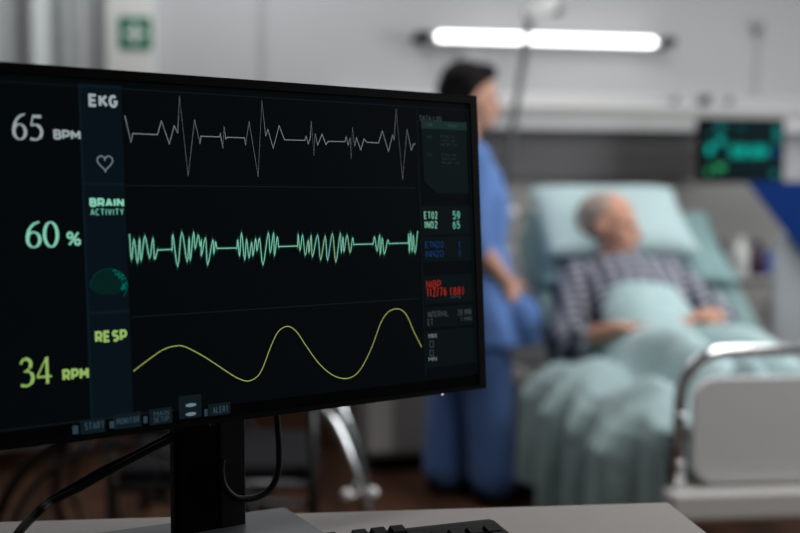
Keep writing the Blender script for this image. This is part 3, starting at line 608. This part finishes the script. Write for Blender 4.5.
# mattress with raised back section, in its fitted sheet
SL = 0.74                                                     # slope of the raised section
MT = 0.50                                                     # height of the flat part
def base_z(y): return MT + max(0.0, 0.85 + y) * SL
prf = [(-1.975, 0.412), (-1.975, MT), (-0.85, MT), (-0.20, MT + 0.65 * SL), (-0.135, MT + 0.65 * SL - 0.06), (-0.150, MT + 0.65 * SL - 0.10), (-0.80, 0.412)]
mb = MB(); mb.prism(prf, 0.02, 0.82, Matrix(((0, 0, 1, 0), (1, 0, 0, 0), (0, 1, 0, 0), (0, 0, 0, 1))))
bed_at(tag(put('mattress', mb, M['teal'], None, bevel=0.025, seg=4), 'thick grey-green mattress on the hospital bed, its back end raised', 'mattress'))

# pillow on the raised section
def pillow(name, cx, cy, w_, l_, th, m, lift=0.0, dent=0.55):
    n = 28; vs = []; fs = []
    ang = math.atan(SL); Rx = Matrix.Rotation(ang, 3, 'X')
    def P(u, v, sgn):
        ed = max(0.0, (1 - u ** 4)) ** 0.55 * max(0.0, (1 - v ** 4)) ** 0.55
        h = sgn * th / 2 * ed * (1.0 + 0.10 * noise.noise(Vector((u * 1.7, v * 1.7, sgn))))
        pinch = 1 - 0.06 * (1 - abs(u)) * abs(v) - 0.0
        if sgn > 0: h *= 1 - dent * math.exp(-((u + 0.18) ** 2) / 0.10 - ((v + 0.1) ** 2) / 0.25)
        p = Vector((u * w_ / 2 * (1 - 0.05 * (1 - v * v)), v * l_ / 2 * (1 - 0.05 * (1 - u * u)), h))
        return Rx @ p
    base = Vector((cx, cy, base_z(cy))) + Rx @ Vector((0, 0, th / 2 + 0.002 + lift))
    for sgn in (1, -1):
        for i in range(n + 1):
            for j in range(n + 1): vs.append(base + P(-1 + 2 * i / n, -1 + 2 * j / n, sgn))
    k = (n + 1) ** 2
    for i in range(n):
        for j in range(n):
            a = i * (n + 1) + j; fs.append((a, a + n + 1, a + n + 2, a + 1)); fs.append((k + a, k + a + 1, k + a + n + 2, k + a + n + 1))
    o = put(name, MB().add(vs, fs), m, None, True)
    wd = o.modifiers.new('w', 'WELD'); wd.merge_threshold = 0.0005
    return o
bed_at(tag(pillow('pillow', 0.415, -0.33, 0.78, 0.44, 0.062, M['pillow2'], 0.0, 0.0), 'wide flat darker teal pillow behind the plump one on the raised mattress', 'pillow'))
bed_at(tag(pillow('pillow', 0.345, -0.295, 0.60, 0.42, 0.130, M['pillow'], 0.060), 'plump pale teal pillow directly behind the head of the person in bed', 'pillow'))

# ------------------------------------------------------------------ people
def fingers(q, wrist, d, side, up, L=0.075, curl=0.5, r=0.0085, thumb=1):
    """palm and five bent fingers; d = finger direction, side = across the palm, up = back of the hand"""
    wrist = Vector(wrist); d = Vector(d).normalized(); side = Vector(side); side = (side - d * side.dot(d)).normalized(); up = side.cross(d) * 1.0
    if up.dot(Vector(up)) == 0: up = Vector((0, 0, 1))
    pal = wrist + d * 0.05
    Rm = Matrix((side, d, up)).transposed()
    q.ell(pal, (0.040, 0.052, 0.017), Rm, 20, 12)
    for k, (off, ln) in enumerate(((-0.028, 0.92), (-0.010, 1.06), (0.010, 1.0), (0.027, 0.80))):
        p = wrist + d * 0.088 + side * off; dr = d.copy(); rr = r * (1 if k < 3 else .9)
        for s_, seg in enumerate((0.46, 0.31, 0.23)):
            dr = (Matrix.Rotation(-curl * (0.5 + 0.35 * s_), 3, side) @ dr).normalized()
            e = p + dr * L * ln * seg; q.cap(p, rr, e, rr * 0.92, 12); p = e; rr *= 0.92
    th0 = wrist + d * 0.025 + side * (-0.030) * thumb; th1 = th0 + d * 0.038 - side * 0.026 * thumb - up * 0.012; th2 = th1 + d * 0.032 - side * 0.004 * thumb - up * 0.010
    q.cap(th0, 0.013, th1, 0.0105, 12); q.cap(th1, 0.0105, th2, 0.0085, 12)
def head(q, c, fw, up, s_=1.0):
    """skull, jaw, nose, brow, ears; fw = where the face looks"""
    c = Vector(c); fw = Vector(fw).normalized(); up = Vector(up); up = (up - fw * up.dot(fw)).normalized(); lf = up.cross(fw)
    Rm = Matrix((fw, lf, up)).transposed()
    P = lambda x, y, z: c + Rm @ (Vector((x, y, z)) * s_)
    q.ell(P(-0.012, 0, 0.030), (0.094 * s_, 0.075 * s_, 0.088 * s_), Rm)
    q.ell(P(0.030, 0, -0.030), (0.060 * s_, 0.060 * s_, 0.078 * s_), Rm)
    q.ell(P(0.058, 0, -0.078), (0.030 * s_, 0.034 * s_, 0.026 * s_), Rm)
    q.cap(P(0.083, 0, 0.010), 0.010 * s_, P(0.104, 0, -0.028), 0.012 * s_)
    q.ell(P(0.100, 0, -0.030), (0.012 * s_, 0.016 * s_, 0.009 * s_), Rm)
    for y in (-1, 1):
        q.cap(P(0.080, 0.012 * y, 0.020), 0.008 * s_, P(0.066, 0.045 * y, 0.020), 0.008 * s_)
        q.ell(P(0.056, 0.042 * y, -0.022), (0.020 * s_, 0.018 * s_, 0.018 * s_), Rm)
        q.ell(P(-0.012, 0.076 * y, -0.006), (0.017 * s_, 0.008 * s_, 0.030 * s_), Rm)
    q.ell(P(0.086, 0, -0.056), (0.012 * s_, 0.024 * s_, 0.009 * s_), Rm)
    return P, Rm
def face_bits(P, Rm, parent, s_=1.0):
    for y in (-1, 1):
        put('eye', MB().ell(P(0.079, 0.031 * y, 0.002), (0.010 * s_, 0.014 * s_, 0.008 * s_), Rm, 16, 10), M['eye'], parent, True)
    put('lips', MB().ell(P(0.094, 0, -0.056), (0.008 * s_, 0.021 * s_, 0.006 * s_), Rm, 16, 10), M['lip'], parent, True)

# --- nurse beside the bed (own frame: +x faces the bed, feet on the floor)
NX0 = Vector((0.255, 4.02, 0)); NRZ = R(12)
nu = thing('person', 'person with short black hair in loose blue scrubs standing beside the bed', 'person', NX0, NRZ)
q = MB()
P, Rm = head(q, (0.0, 0, 1.455), (1, 0, -0.10), (0, 0, 1), 1.03)
q.cap((-0.02, 0, 1.40), 0.053, (-0.045, 0, 1.26), 0.064)
q.ell((-0.03, 0, 1.12), (0.105, 0.16, 0.19)); q.ell((0.0, 0, 1.06), (0.11, 0.14, 0.12)); q.ell((-0.02, 0, 0.92), (0.10, 0.135, 0.16)); q.ell((-0.02, 0, 0.79), (0.125, 0.165, 0.13))
q.cap((-0.04, -0.10, 1.225), 0.06, (-0.04, 0.10, 1.225), 0.06)
feet = ((0.06, -0.085), (-0.07, 0.09))
for (fx, y) in feet:
    q.cap((-0.01, y, 0.76), 0.085, (fx * 0.6, y, 0.42), 0.058); q.cap((fx * 0.6, y, 0.42), 0.055, (fx, y, 0.09), 0.040)
    q.cap((fx - 0.02, y, 0.045), 0.040, (fx + 0.12, y, 0.032), 0.032)
arm = {}
for sd in (-1, 1):
    sh = Vector((-0.045, 0.165 * sd, 1.225)); el = Vector((-0.055, 0.215 * sd, 0.955)); wr = Vector((0.085, 0.165 * sd, 0.805)) if sd < 0 else Vector((-0.03, 0.205, 0.735))
    arm[sd] = (sh, el, wr)
    q.cap(sh, 0.055, el, 0.042); q.cap(el, 0.041, wr, 0.028)
    dd = (wr - el).normalized()
    fingers(q, wr - dd * 0.01, (0.50, -0.20 * sd, -0.80), Vector((0.1, -sd * 0.35, 0.9)) * 1.0, None, curl=0.45, thumb=-1)
nb = organic('body', q, M['skin'], nu, 0.0065, 5)
face_bits(P, Rm, nb, 1.03)
hr = MB(); hr.ell(P(-0.026, 0, 0.052), (0.098, 0.084, 0.083), Rm); hr.ell(P(-0.052, 0, 0.005), (0.062, 0.079, 0.075), Rm); hr.ell(P(0.035, 0.0, 0.095), (0.050, 0.066, 0.036), Rm)
hr.ell(P(-0.095, 0, 0.02), (0.035, 0.04, 0.045), Rm); hr.ell(P(-0.02, 0.074, 0.02), (0.022, 0.014, 0.04), Rm); hr.ell(P(-0.02, -0.074, 0.02), (0.022, 0.014, 0.04), Rm)
organic('hair', hr, M['hair'], nb, 0.007, 4)
q = MB()
q.cap((-0.045, -0.11, 1.235), 0.068, (-0.045, 0.11, 1.235), 0.068); q.cap((-0.04, 0, 1.24), 0.085, (-0.04, 0, 1.27), 0.070)
rings = ((1.27, -0.04, .085, .13), (1.20, -0.032, .128, .180), (1.10, -0.014, .150, .182), (1.03, -0.008, .148, .172), (0.93, -0.016, .140, .162), (0.82, -0.008, .162, .186), (0.72, 0.016, .190, .200), (0.64, 0.048, .200, .205), (0.575, 0.058, .212, .212))
vs = []; NR = 56
for z, cx_, rx, ry in rings:
    am = max(0.0, (0.95 - z) / 0.40)
    for k in range(NR):
        a = 2 * PI * k / NR; f = 1 + am * (0.055 * math.sin(7 * a + 0.6) + 0.03 * math.sin(12 * a))
        vs.append((cx_ + rx * f * math.cos(a), ry * f * math.sin(a), z))
fs = [(i * NR + k, (i + 1) * NR + k, (i + 1) * NR + (k + 1) % NR, i * NR + (k + 1) % NR) for i in range(len(rings) - 1) for k in range(NR)]
q.add(vs, fs + [tuple(range(NR)), tuple(range((len(rings) - 1) * NR, len(rings) * NR))[::-1]])
q.ell((0.150, -0.145, 0.675), (0.065, 0.060, 0.085))
for sd in (-1, 1):
    sh, el, wr = arm[sd]; q.cap(sh, 0.075, el + (sh - el) * 0.12, 0.064); q.cap(el + (sh - el) * 0.12, 0.062, el + (wr - el) * 0.10, 0.056)
organic('scrub_top', q, M['scrub'], nb, 0.010, 5)
q = MB()
for (fx, y) in feet:
    q.cap((-0.01, y, 0.72), 0.115, (fx * 0.6 + .01, y, 0.42), 0.092); q.cap((fx * 0.6 + .01, y, 0.42), 0.092, (fx + .005, y, 0.10), 0.085)
    for k in range(5): a = 2 * PI * k / 5 + y; q.cap((fx * .6 + .07 * math.cos(a), y + .07 * math.sin(a), 0.5), 0.022, (fx + .07 * math.cos(a), y + .07 * math.sin(a), 0.09), 0.020)
organic('trousers', q, M['scrub'], nb, 0.010, 4)
for (fx, y) in feet:
    sh_ = MB(); sh_.cap((fx - 0.03, y, 0.047), 0.046, (fx + 0.13, y, 0.040), 0.038); organic('shoe', sh_, M['leather'], nb, 0.006, 3)

# --- person lying in bed (bed frame)
pa = thing('person', 'person with short grey hair in plaid pyjamas lying propped up in bed', 'person', BO, BW)
tilt = Matrix.Rotation(math.atan(SL), 3, 'X')
def trunk(q, g=0.0):
    q.ell((0.335, -0.655, 0.745), (0.165 + g, 0.20 + g, 0.098 + g), tilt); q.ell((0.34, -0.83, 0.640), (0.150 + g, 0.16 + g, 0.092 + g), tilt)
    q.cap((0.20, -0.545, 0.795), 0.055 + g, (0.47, -0.545, 0.81), 0.055 + g); q.ell((0.345, -0.955, 0.575), (0.165 + g, 0.14 + g, 0.080 + g))
def legs(q, g=0.0):
    for x in (0.25, 0.46):
        q.cap((x, -0.98, 0.575), 0.072 + g, (x, -1.38, 0.620), 0.058 + g); q.cap((x, -1.38, 0.620), 0.056 + g, (x, -1.80, 0.560), 0.042 + g); q.cap((x, -1.80, 0.555), 0.036 + g, (x + .01, -1.83, 0.645), 0.030 + g)
q = MB()
hc = Vector((0.295, -0.500, 0.992))
P, Rm = head(q, hc, (0.84, -0.52, 0.0), (-0.12, 0.16, 1.0), 1.10)
q.cap(hc + Vector((-0.005, 0.01, -0.05)), 0.054, (0.32, -0.535, 0.84), 0.062)
trunk(q); legs(q)
arms = (((0.16, -0.545, 0.800), (0.065, -0.765, 0.600), (0.185, -0.955, 0.662)), ((0.50, -0.54, 0.815), (0.615, -0.785, 0.670), (0.490, -0.945, 0.700)))
for i, (sh, el, wr) in enumerate(arms):
    q.cap(sh, 0.050, el, 0.041); q.cap(el, 0.040, wr, 0.029)
    d = (Vector(wr) - Vector(el)).normalized()
    fingers(q, Vector(wr) - d * 0.01, d + Vector((0.75 if i == 0 else -0.45, 0, 0.02 if i == 0 else -0.12)), (0.0, -1.0, 0.25) if i == 0 else (0.0, 1.0, -0.25), None, curl=0.4, thumb=-1 if i == 0 else 1)
pb = organic('body', q, M['skin2'], pa, 0.0065, 5)
face_bits(P, Rm, pb, 1.10)
hr = MB(); hr.ell(P(-0.026, 0, 0.040), (0.098, 0.086, 0.088), Rm); hr.ell(P(-0.055, 0, 0.0), (0.062, 0.078, 0.066), Rm)
organic('hair', hr, M['greyhair'], pb, 0.007, 4)
q = MB(); trunk(q, 0.020)
for i, (sh, el, wr) in enumerate(arms):
    sh, el, wr = Vector(sh), Vector(el), Vector(wr)
    q.cap(sh, 0.072, el, 0.060); q.cap(el, 0.059, el + (wr - el) * (0.42 if i == 0 else 0.22), 0.048)
organic('pyjama_shirt', q, M['plaid'], pb, 0.009, 4)

# blanket: draped over the chest, lap and legs, hanging down one side with soft pleats
from mathutils.bvhtree import BVHTree
def blanket():
    form = MB(); trunk(form, 0.022); legs(form, 0.012)
    bvh = BVHTree.FromPolygons(form.v, form.f)
    NX, NY = 130, 110; Y0, Y1 = -0.60, -1.965
    H = []
    for j in range(NY + 1):
        y = Y0 + (Y1 - Y0) * j / NY; row = []
        for i in range(NX + 1):
            s_ = max(0.0, -0.50 + 1.36 * i / NX)
            hit = bvh.ray_cast(Vector((s_, y, 3)), Vector((0, 0, -1)))
            row.append(max(base_z(y) + 0.012, hit[0].z if hit[0] else 0))
        H.append(row)
    for _ in range(14):
        G = [r[:] for r in H]
        for j in range(NY + 1):
            for i in range(NX + 1):
                a = [G[jj][ii] for jj, ii in ((j - 1, i), (j + 1, i), (j, i - 1), (j, i + 1)) if 0 <= jj <= NY and 0 <= ii <= NX]
                H[j][i] = max(H[j][i], sum(a) / len(a)) if _ < 8 else 0.5 * G[j][i] + 0.5 * sum(a) / len(a)
    vs = []; ok = []
    for j in range(NY + 1):
        y = Y0 + (Y1 - Y0) * j / NY
        for i in range(NX + 1):
            s_ = -0.50 + 1.36 * i / NX                  # arc length: below 0 hangs on the near side of the bed
            nz = noise.fractal(Vector((s_ * 5, y * 5, 1.3)), 1.0, 2.0, 3) * 0.016
            fold = 0.016 * math.sin(11 * y + 19 * s_ + 3 * noise.noise(Vector((s_ * 3, y * 3, 0)))) * max(0, min(1, (-y - 0.8) / 0.2))
            ridge = 0.060 * math.exp(-((s_ - 0.06) / 0.075) ** 2) * max(0, min(1, (-y - 0.95) / 0.2)) * (0.7 + 0.45 * math.sin(y * 11 + 1.0))
            rest = H[j][i] + 0.006 + max(0, nz) + max(0, fold) + max(0, ridge)
            if s_ > 0: x, z = s_, rest
            else:
                d = -s_; k = min(1, d / 0.12)
                ple = 0.034 * math.sin(y * 21 + 1.2 * math.sin(y * 5)) + 0.014 * math.sin(y * 43 + 1)
                x = (-0.030 * min(1, d / 0.06) - k * (0.040 + ple) - 0.02 * d) * (0.12 + 0.88 * max(0, min(1, (y + 1.965) / 0.22)))
                drop = max(0, d - 0.02) * (0.82 + 0.10 * math.sin(y * 3.1))
                z = MT + 0.018 + (rest - MT - 0.018) * (1 - k) - drop
            vs.append((x, y, z))
            ed = 0.19 + 0.02 * math.sin(y * 40)
            ok.append(not (y > -0.86 and (s_ < ed or s_ > 0.53)) and not (y > -0.775 + 0.2 * abs(s_ - 0.36)))
    fs = []
    for j in range(NY):
        for i in range(NX):
            q = (j * (NX + 1) + i, (j + 1) * (NX + 1) + i, (j + 1) * (NX + 1) + i + 1, j * (NX + 1) + i + 1)
            if all(ok[k] for k in q): fs.append(q)
    return MB().add(vs, fs)
o = put('blanket', blanket(), M['blanket'], None, True)
md = o.modifiers.new('t', 'SOLIDIFY'); md.thickness = 0.008; md.offset = 1
md = o.modifiers.new('s', 'SUBSURF'); md.levels = 1; md.render_levels = 1
bed_at(tag(o, 'pale teal blanket over the person in bed, hanging in folds down the bed side', 'blanket'))

# ------------------------------------------------------------------ things around the bed
t = thing('drip_pole', 'slim dark grey drip pole leaning at the head of the bed, clamp on top coloured glint-white', 'pole', (0.283, 4.735, 0))
put('pole', MB().tube([(0.0, 0, 0.02), (0.1755, 0, 1.25), (0.266, 0, 1.88)], 0.0150, 12), M['darksteel'], t, True)
q = MB(); q.cyl((0, 0, 0.0), (0, 0, 0.025), 0.10, 0.09, 28); put('base', q, M['darksteel'], t, bevel=0.003)
put('knob', MB().ell((0.195, -0.032, 1.042), 0.021, None, 16, 10), M['glint_pale'], t, True)
put('side_arm', MB().tube([(0.147, 0, 1.05), (0.195, 0, 1.045), (0.195, -0.03, 1.042)], 0.008, 8), M['darksteel'], t, True)
q = MB(); q.ell((0.264, -0.005, 1.872), (0.030, 0.026, 0.026)); q.cap((0.27, -0.005, 1.89), 0.016, (0.385, -0.01, 1.885), 0.018); put('joint', q, M['darksteel'], t, True)
q = MB(); q.cap((0.272, -0.05, 1.868), 0.030, (0.335, -0.055, 1.900), 0.034); put('clamp', q, M['glint_pale'], t, True)  # glint on the clamp is put into its pale colour

# wall mounted vital signs screen
pm = thing('wall_monitor', 'small wall-mounted screen with green readings beside the dark headwall panel', 'monitor', W(1.262, 0.36, 1.302), RW)
put('housing', MB().prism(rrect(-0.19, 0.19, -0.138, 0.138, 0.012), 0, 0.06, Matrix(((1, 0, 0, 0), (0, 0, -1, 0.03), (0, 1, 0, 0), (0, 0, 0, 1)))), M['black'], pm, bevel=0.004)
sc2 = put('screen', MB().box(-0.178, 0.178, -0.0315, -0.029, -0.126, 0.126), emis('small_screen_glow', (0.0005, 0.009, 0.011)), pm)
q = MB(); q.box(-0.04, 0.04, 0.03, 0.06, -0.04, 0.04); q.tube([(0, 0.05, 0), (0, 0.35, 0)], 0.022); q.box(-0.06, 0.06, 0.335, 0.345, -0.06, 0.06)
put('wall_arm', q, M['steel'], pm)
def scr2(nm, polys, m):
    if nm == 'reading':
        for x0, x1, z0, z1 in polys: put(nm, MB().box(x0, x1, -0.0330, -0.0316, z0, z1), m, sc2)
        return
    q = MB()
    for k, (x0, x1, z0, z1) in enumerate(polys): q.box(x0, x1, -0.0330, -0.0316, z0, z1)
    put(nm, q, m, sc2)
tealI = emis('small_screen_teal', (0.0, 0.52, 0.41)); tealD = emis('small_screen_dim', (0.0, 0.16, 0.15)); grn = emis('small_screen_green', (0.03, 0.36, 0.12))
wv = []
for k in range(26):
    x = -0.060 + 0.0066 * k; h_ = 0.020 * (0.5 + abs(math.sin(k * 1.9))) if k not in (12, 13) else 0.004
    wv.append((x, x + 0.0034, -0.004 - h_, -0.004 + h_))
scr2('brain_trace', wv, tealI)
scr2('reading', [(-0.125, -0.085, 0.085, 0.112), (-0.165, -0.14, 0.06, 0.068), (-0.125, -0.085, 0.018, 0.05), (-0.165, -0.14, -0.02, 0.0), (0.14, 0.17, 0.03, 0.11), (-0.03, 0.0, 0.10, 0.108)], tealD)
scr2('reading', [(-0.165, -0.14, -0.02, 0.022), (-0.122, -0.09, 0.03, 0.05)], tealI)
scr2('reading', [(-0.125, -0.085, -0.085, -0.060), (-0.165, -0.15, -0.105, -0.075)], grn)
scr2('reading', [(0.125, 0.165, -0.02, 0.0)], emis('small_screen_blue', (0.0, 0.06, 0.22)))
scr2('reading', [(0.13, 0.16, -0.11, -0.085)], tealD)

# bedside cabinet with bottles and a box
bc = thing('bedside_cabinet', 'taupe bedside cabinet with bottles on top, beyond the bed', 'cabinet', W(1.39, 0.27), RW)
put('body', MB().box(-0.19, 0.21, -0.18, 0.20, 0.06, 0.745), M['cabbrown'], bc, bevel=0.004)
put('top', MB().box(-0.20, 0.22, -0.195, 0.205, 0.745, 0.768), M['cabinet'], bc, bevel=0.004)
put('plinth', MB().box(-0.17, 0.19, -0.16, 0.19, 0, 0.06), M['black'], bc)
for z0, z1 in ((0.60, 0.73), (0.45, 0.585), (0.08, 0.435)):
    d = put('drawer' if z0 > 0.3 else 'door', MB().box(-0.182, 0.202, -0.195, -0.18, z0, z1), M['cabinet'], bc, bevel=0.003)
    put('handle', MB().tube([(-0.05, -0.195, (z0 + z1) / 2), (-0.05, -0.215, (z0 + z1) / 2), (0.07, -0.215, (z0 + z1) / 2), (0.07, -0.195, (z0 + z1) / 2)], 0.005, 8), M['steel'], d, True)
def bottle(name, a, b, z, r, h, m, capm, label, cat):
    t = thing(name, label, cat, W(a, b, z), RW)
    put('body', MB().tube([(0, 0, 0.0), (0, 0, 0.004), (0, 0, h * .68), (0, 0, h * .78), (0, 0, h * .84)], [r * .94, r, r, r * .6, r * .42], 24), m, t, True)
    put('cap', MB().cyl((0, 0, h * .83), (0, 0, h), r * .45, n=20), capm, t, bevel=0.002)
bottle('bottle', 1.282, 0.34, 0.768, 0.036, 0.165, M['offwhite'], M['white'], 'white plastic bottle on the bedside cabinet', 'bottle')
bottle('bottle', 1.362, 0.34, 0.768, 0.033, 0.150, M['purple'], M['black'], 'dark purple bottle on the bedside cabinet, next to the white one', 'bottle')
t = thing('box', 'small blue box on the bedside cabinet next to the dark bottle', 'box', W(1.442, 0.34, 0.768), RW)
put('carton', MB().box(-0.037, 0.037, -0.025, 0.025, 0, 0.105), M['midblue'], t, bevel=0.002)
put('flap', MB().box(-0.037, 0.037, -0.026, 0.026, 0.104, 0.107), M['midblue'], t)
tag(room(put('wall_socket', MB().box(1.30, 1.37, -0.03, -0.012, 0.84, 0.91), M['darksteel'], bevel=0.004)), 'dark grey socket on the lower wall above the bedside cabinet', 'socket')

# grey device with a tilted blue panel at the far side of the bed
t = thing('medical_cart', 'grey rounded medical cart with a tilted deep blue panel on top, beyond the bed', 'medical cart', (1.71, 4.30, 0), R(-17))
VF = Matrix(((1, 0, 0, 0), (0, 0, -1, 0), (0, 1, 0, 0), (0, 0, 0, 1)))
put('body', MB().prism(rrect(-0.25, 0.25, 0.12, 0.972, 0.09, 8), -0.12, 0.12, VF), M['cartgrey'], t, bevel=0.01)
put('blue_panel', MB().prism([(-0.355, 1.16), (-0.085, 0.80), (0.28, 0.80), (0.28, 1.16)], 0.125, 0.15, VF), M['deepblue'], t, bevel=0.003)
put('panel_bracket', MB().box(0.08, 0.20, -0.135, -0.08, 0.85, 1.10), M['darksteel'], t, bevel=0.004)
for x in (-0.18, 0.2):
    for y in (-0.1, 0.1):
        q = MB(); q.cyl((x - 0.014, y, 0.04), (x + 0.014, y, 0.04), 0.04, n=20); q.box(x - 0.02, x + 0.02, y - 0.01, y + 0.02, 0.04, 0.125)
        put('caster', q, M['rubber'], t, bevel=0.002)

# white cabinet behind the standing person
t = thing('storage_cabinet', 'low off-white storage cabinet against the wall behind the standing person', 'cabinet', W(-0.16, 0.26), RW)
put('body', MB().box(-0.2, 0.12, -0.2, 0.2, 0.07, 1.02), M['cabinet'], t, bevel=0.004)
put('plinth', MB().box(-0.18, 0.10, -0.18, 0.19, 0, 0.07), M['black'], t)
for x0, x1 in ((-0.197, -0.10), (-0.096, 0.117)):
    d = put('door', MB().box(x0, x1, -0.216, -0.2, 0.09, 1.01), M['white'] if x0 < -0.15 else M['cabinet'], t, bevel=0.003)
    put('handle', MB().tube([(x1 - 0.03, -0.216, 0.60), (x1 - 0.03, -0.236, 0.60), (x1 - 0.03, -0.236, 0.72), (x1 - 0.03, -0.216, 0.72)], 0.005, 8), M['steel'], d, True)

# wheelchair parked beside the bed bay, facing the bed
wc = thing('wheelchair', 'black wheelchair with chrome tubing parked behind the desk', 'wheelchair', (-0.437, 2.75, 0), R(4))
for y in (-0.23, 0.23):
    q = MB()
    q.tube(smooth_pts3([(-0.24, y, 0.92), (-0.24, y, 0.50), (-0.24, y, 0.25)], 4), 0.012)
    q.tube(smooth_pts3([(-0.24, y, 0.66), (0.10, y, 0.66), (0.14, y, 0.655)], 6), 0.012)
    q.tube([(-0.24, y, 0.435), (0.22, y, 0.435)], 0.012); q.tube([(-0.24, y, 0.28), (0.22, y, 0.26)], 0.011); q.tube([(0.22, y, 0.65), (0.22, y, 0.17)], 0.012)
    put('side_frame', q, M['greymetal'], wc, True)
    q = MB(); q.tube(smooth_pts3([(0.13, y, 0.657), (0.20, y, 0.64), (0.25, y, 0.60), (0.285, y, 0.54), (0.335, y, 0.40), (0.36, y, 0.28), (0.37, y, 0.13)], 6), 0.0135)
    lt = put('leg_rest_tube', q, M['chrome'], wc, True)
    for kx, kz, kr in ((0.297, 0.415, 0.013), (0.357, 0.418, 0.013), (0.270, 0.385, 0.017)):
        if y > 0 or kx == 0.270: continue
        q = MB(); q.ell((kx, y - 0.02, kz), kr, None, 16, 10); q.tube([(kx, y - 0.02, kz), (0.335, y, 0.405)], 0.006, 8)
        put('joint', q, M['glint_pale'], lt, True)  # pale ball placed for a highlight, its brightness put into the colour
    put('armrest', MB().box(-0.16, 0.10, y - 0.025, y + 0.025, 0.672, 0.70), M['leather'], wc, bevel=0.01)
    yw = y * 1.28
    q = MB(); rim = [(-0.20 + 0.29 * math.cos(R(a)), yw, 0.302 + 0.29 * math.sin(R(a))) for a in range(0, 361, 8)]; q.tube(rim, 0.0125, 10)
    wh = put('rear_wheel', q, M['rubber'], wc, True)
    q = MB(); q.tube([(-0.20 + 0.25 * math.cos(R(a)), yw + math.copysign(0.03, y), 0.302 + 0.25 * math.sin(R(a))) for a in range(0, 361, 8)], 0.008, 8); put('hand_rim', q, M['greymetal'], wh, True)
    q = MB(); q.cyl((-0.20, yw - 0.03, 0.302), (-0.20, yw + 0.03, 0.302), 0.025)
    for k in range(12):
        a = R(30 * k + 7); q.tube([(-0.20, yw, 0.302), (-0.20 + 0.285 * math.cos(a), yw, 0.302 + 0.285 * math.sin(a))], 0.0025, 6)
    put('spokes', q, M['greymetal'], wh, True)
    q = MB(); q.tube([(0.22 + 0.075 * math.cos(R(a)), y, 0.088 + 0.075 * math.sin(R(a))) for a in range(0, 361, 15)], 0.013, 10)
    cs = put('caster_wheel', q, M['rubber'], wc, True)
    q = MB(); q.cyl((0.22, y - 0.022, 0.088), (0.22, y + 0.022, 0.088), 0.024); q.box(0.20, 0.24, y - 0.025, y - 0.02, 0.088, 0.18); q.box(0.20, 0.24, y + 0.02, y + 0.025, 0.088, 0.18); q.box(0.20, 0.24, y - 0.025, y + 0.025, 0.17, 0.185)
    put('caster_fork', q, M['chrome'], cs)
    q = MB(); q.box(0.30, 0.46, y * 0.25 if y > 0 else y, y if y > 0 else y * 0.25, 0.115, 0.13); 
    put('footrest', q, M['steel'], wc)
    put('push_grip', MB().cap((-0.24, y, 0.92), 0.017, (-0.34, y, 0.92), 0.016), M['rubber'], wc, True)
put('seat', MB().box(-0.23, 0.22, -0.215, 0.215, 0.425, 0.475), M['leather'], wc, bevel=0.018, seg=3)
put('backrest', MB().box(-0.255, -0.225, -0.22, 0.22, 0.56, 0.90), M['leather'], wc, bevel=0.010)
q = MB(); q.tube([(0.05, -0.22, 0.26), (0.05, 0.22, 0.43)], 0.011); q.tube([(0.05, 0.22, 0.26), (0.05, -0.22, 0.43)], 0.011)
put('cross_brace', q, M['steel'], wc, True)
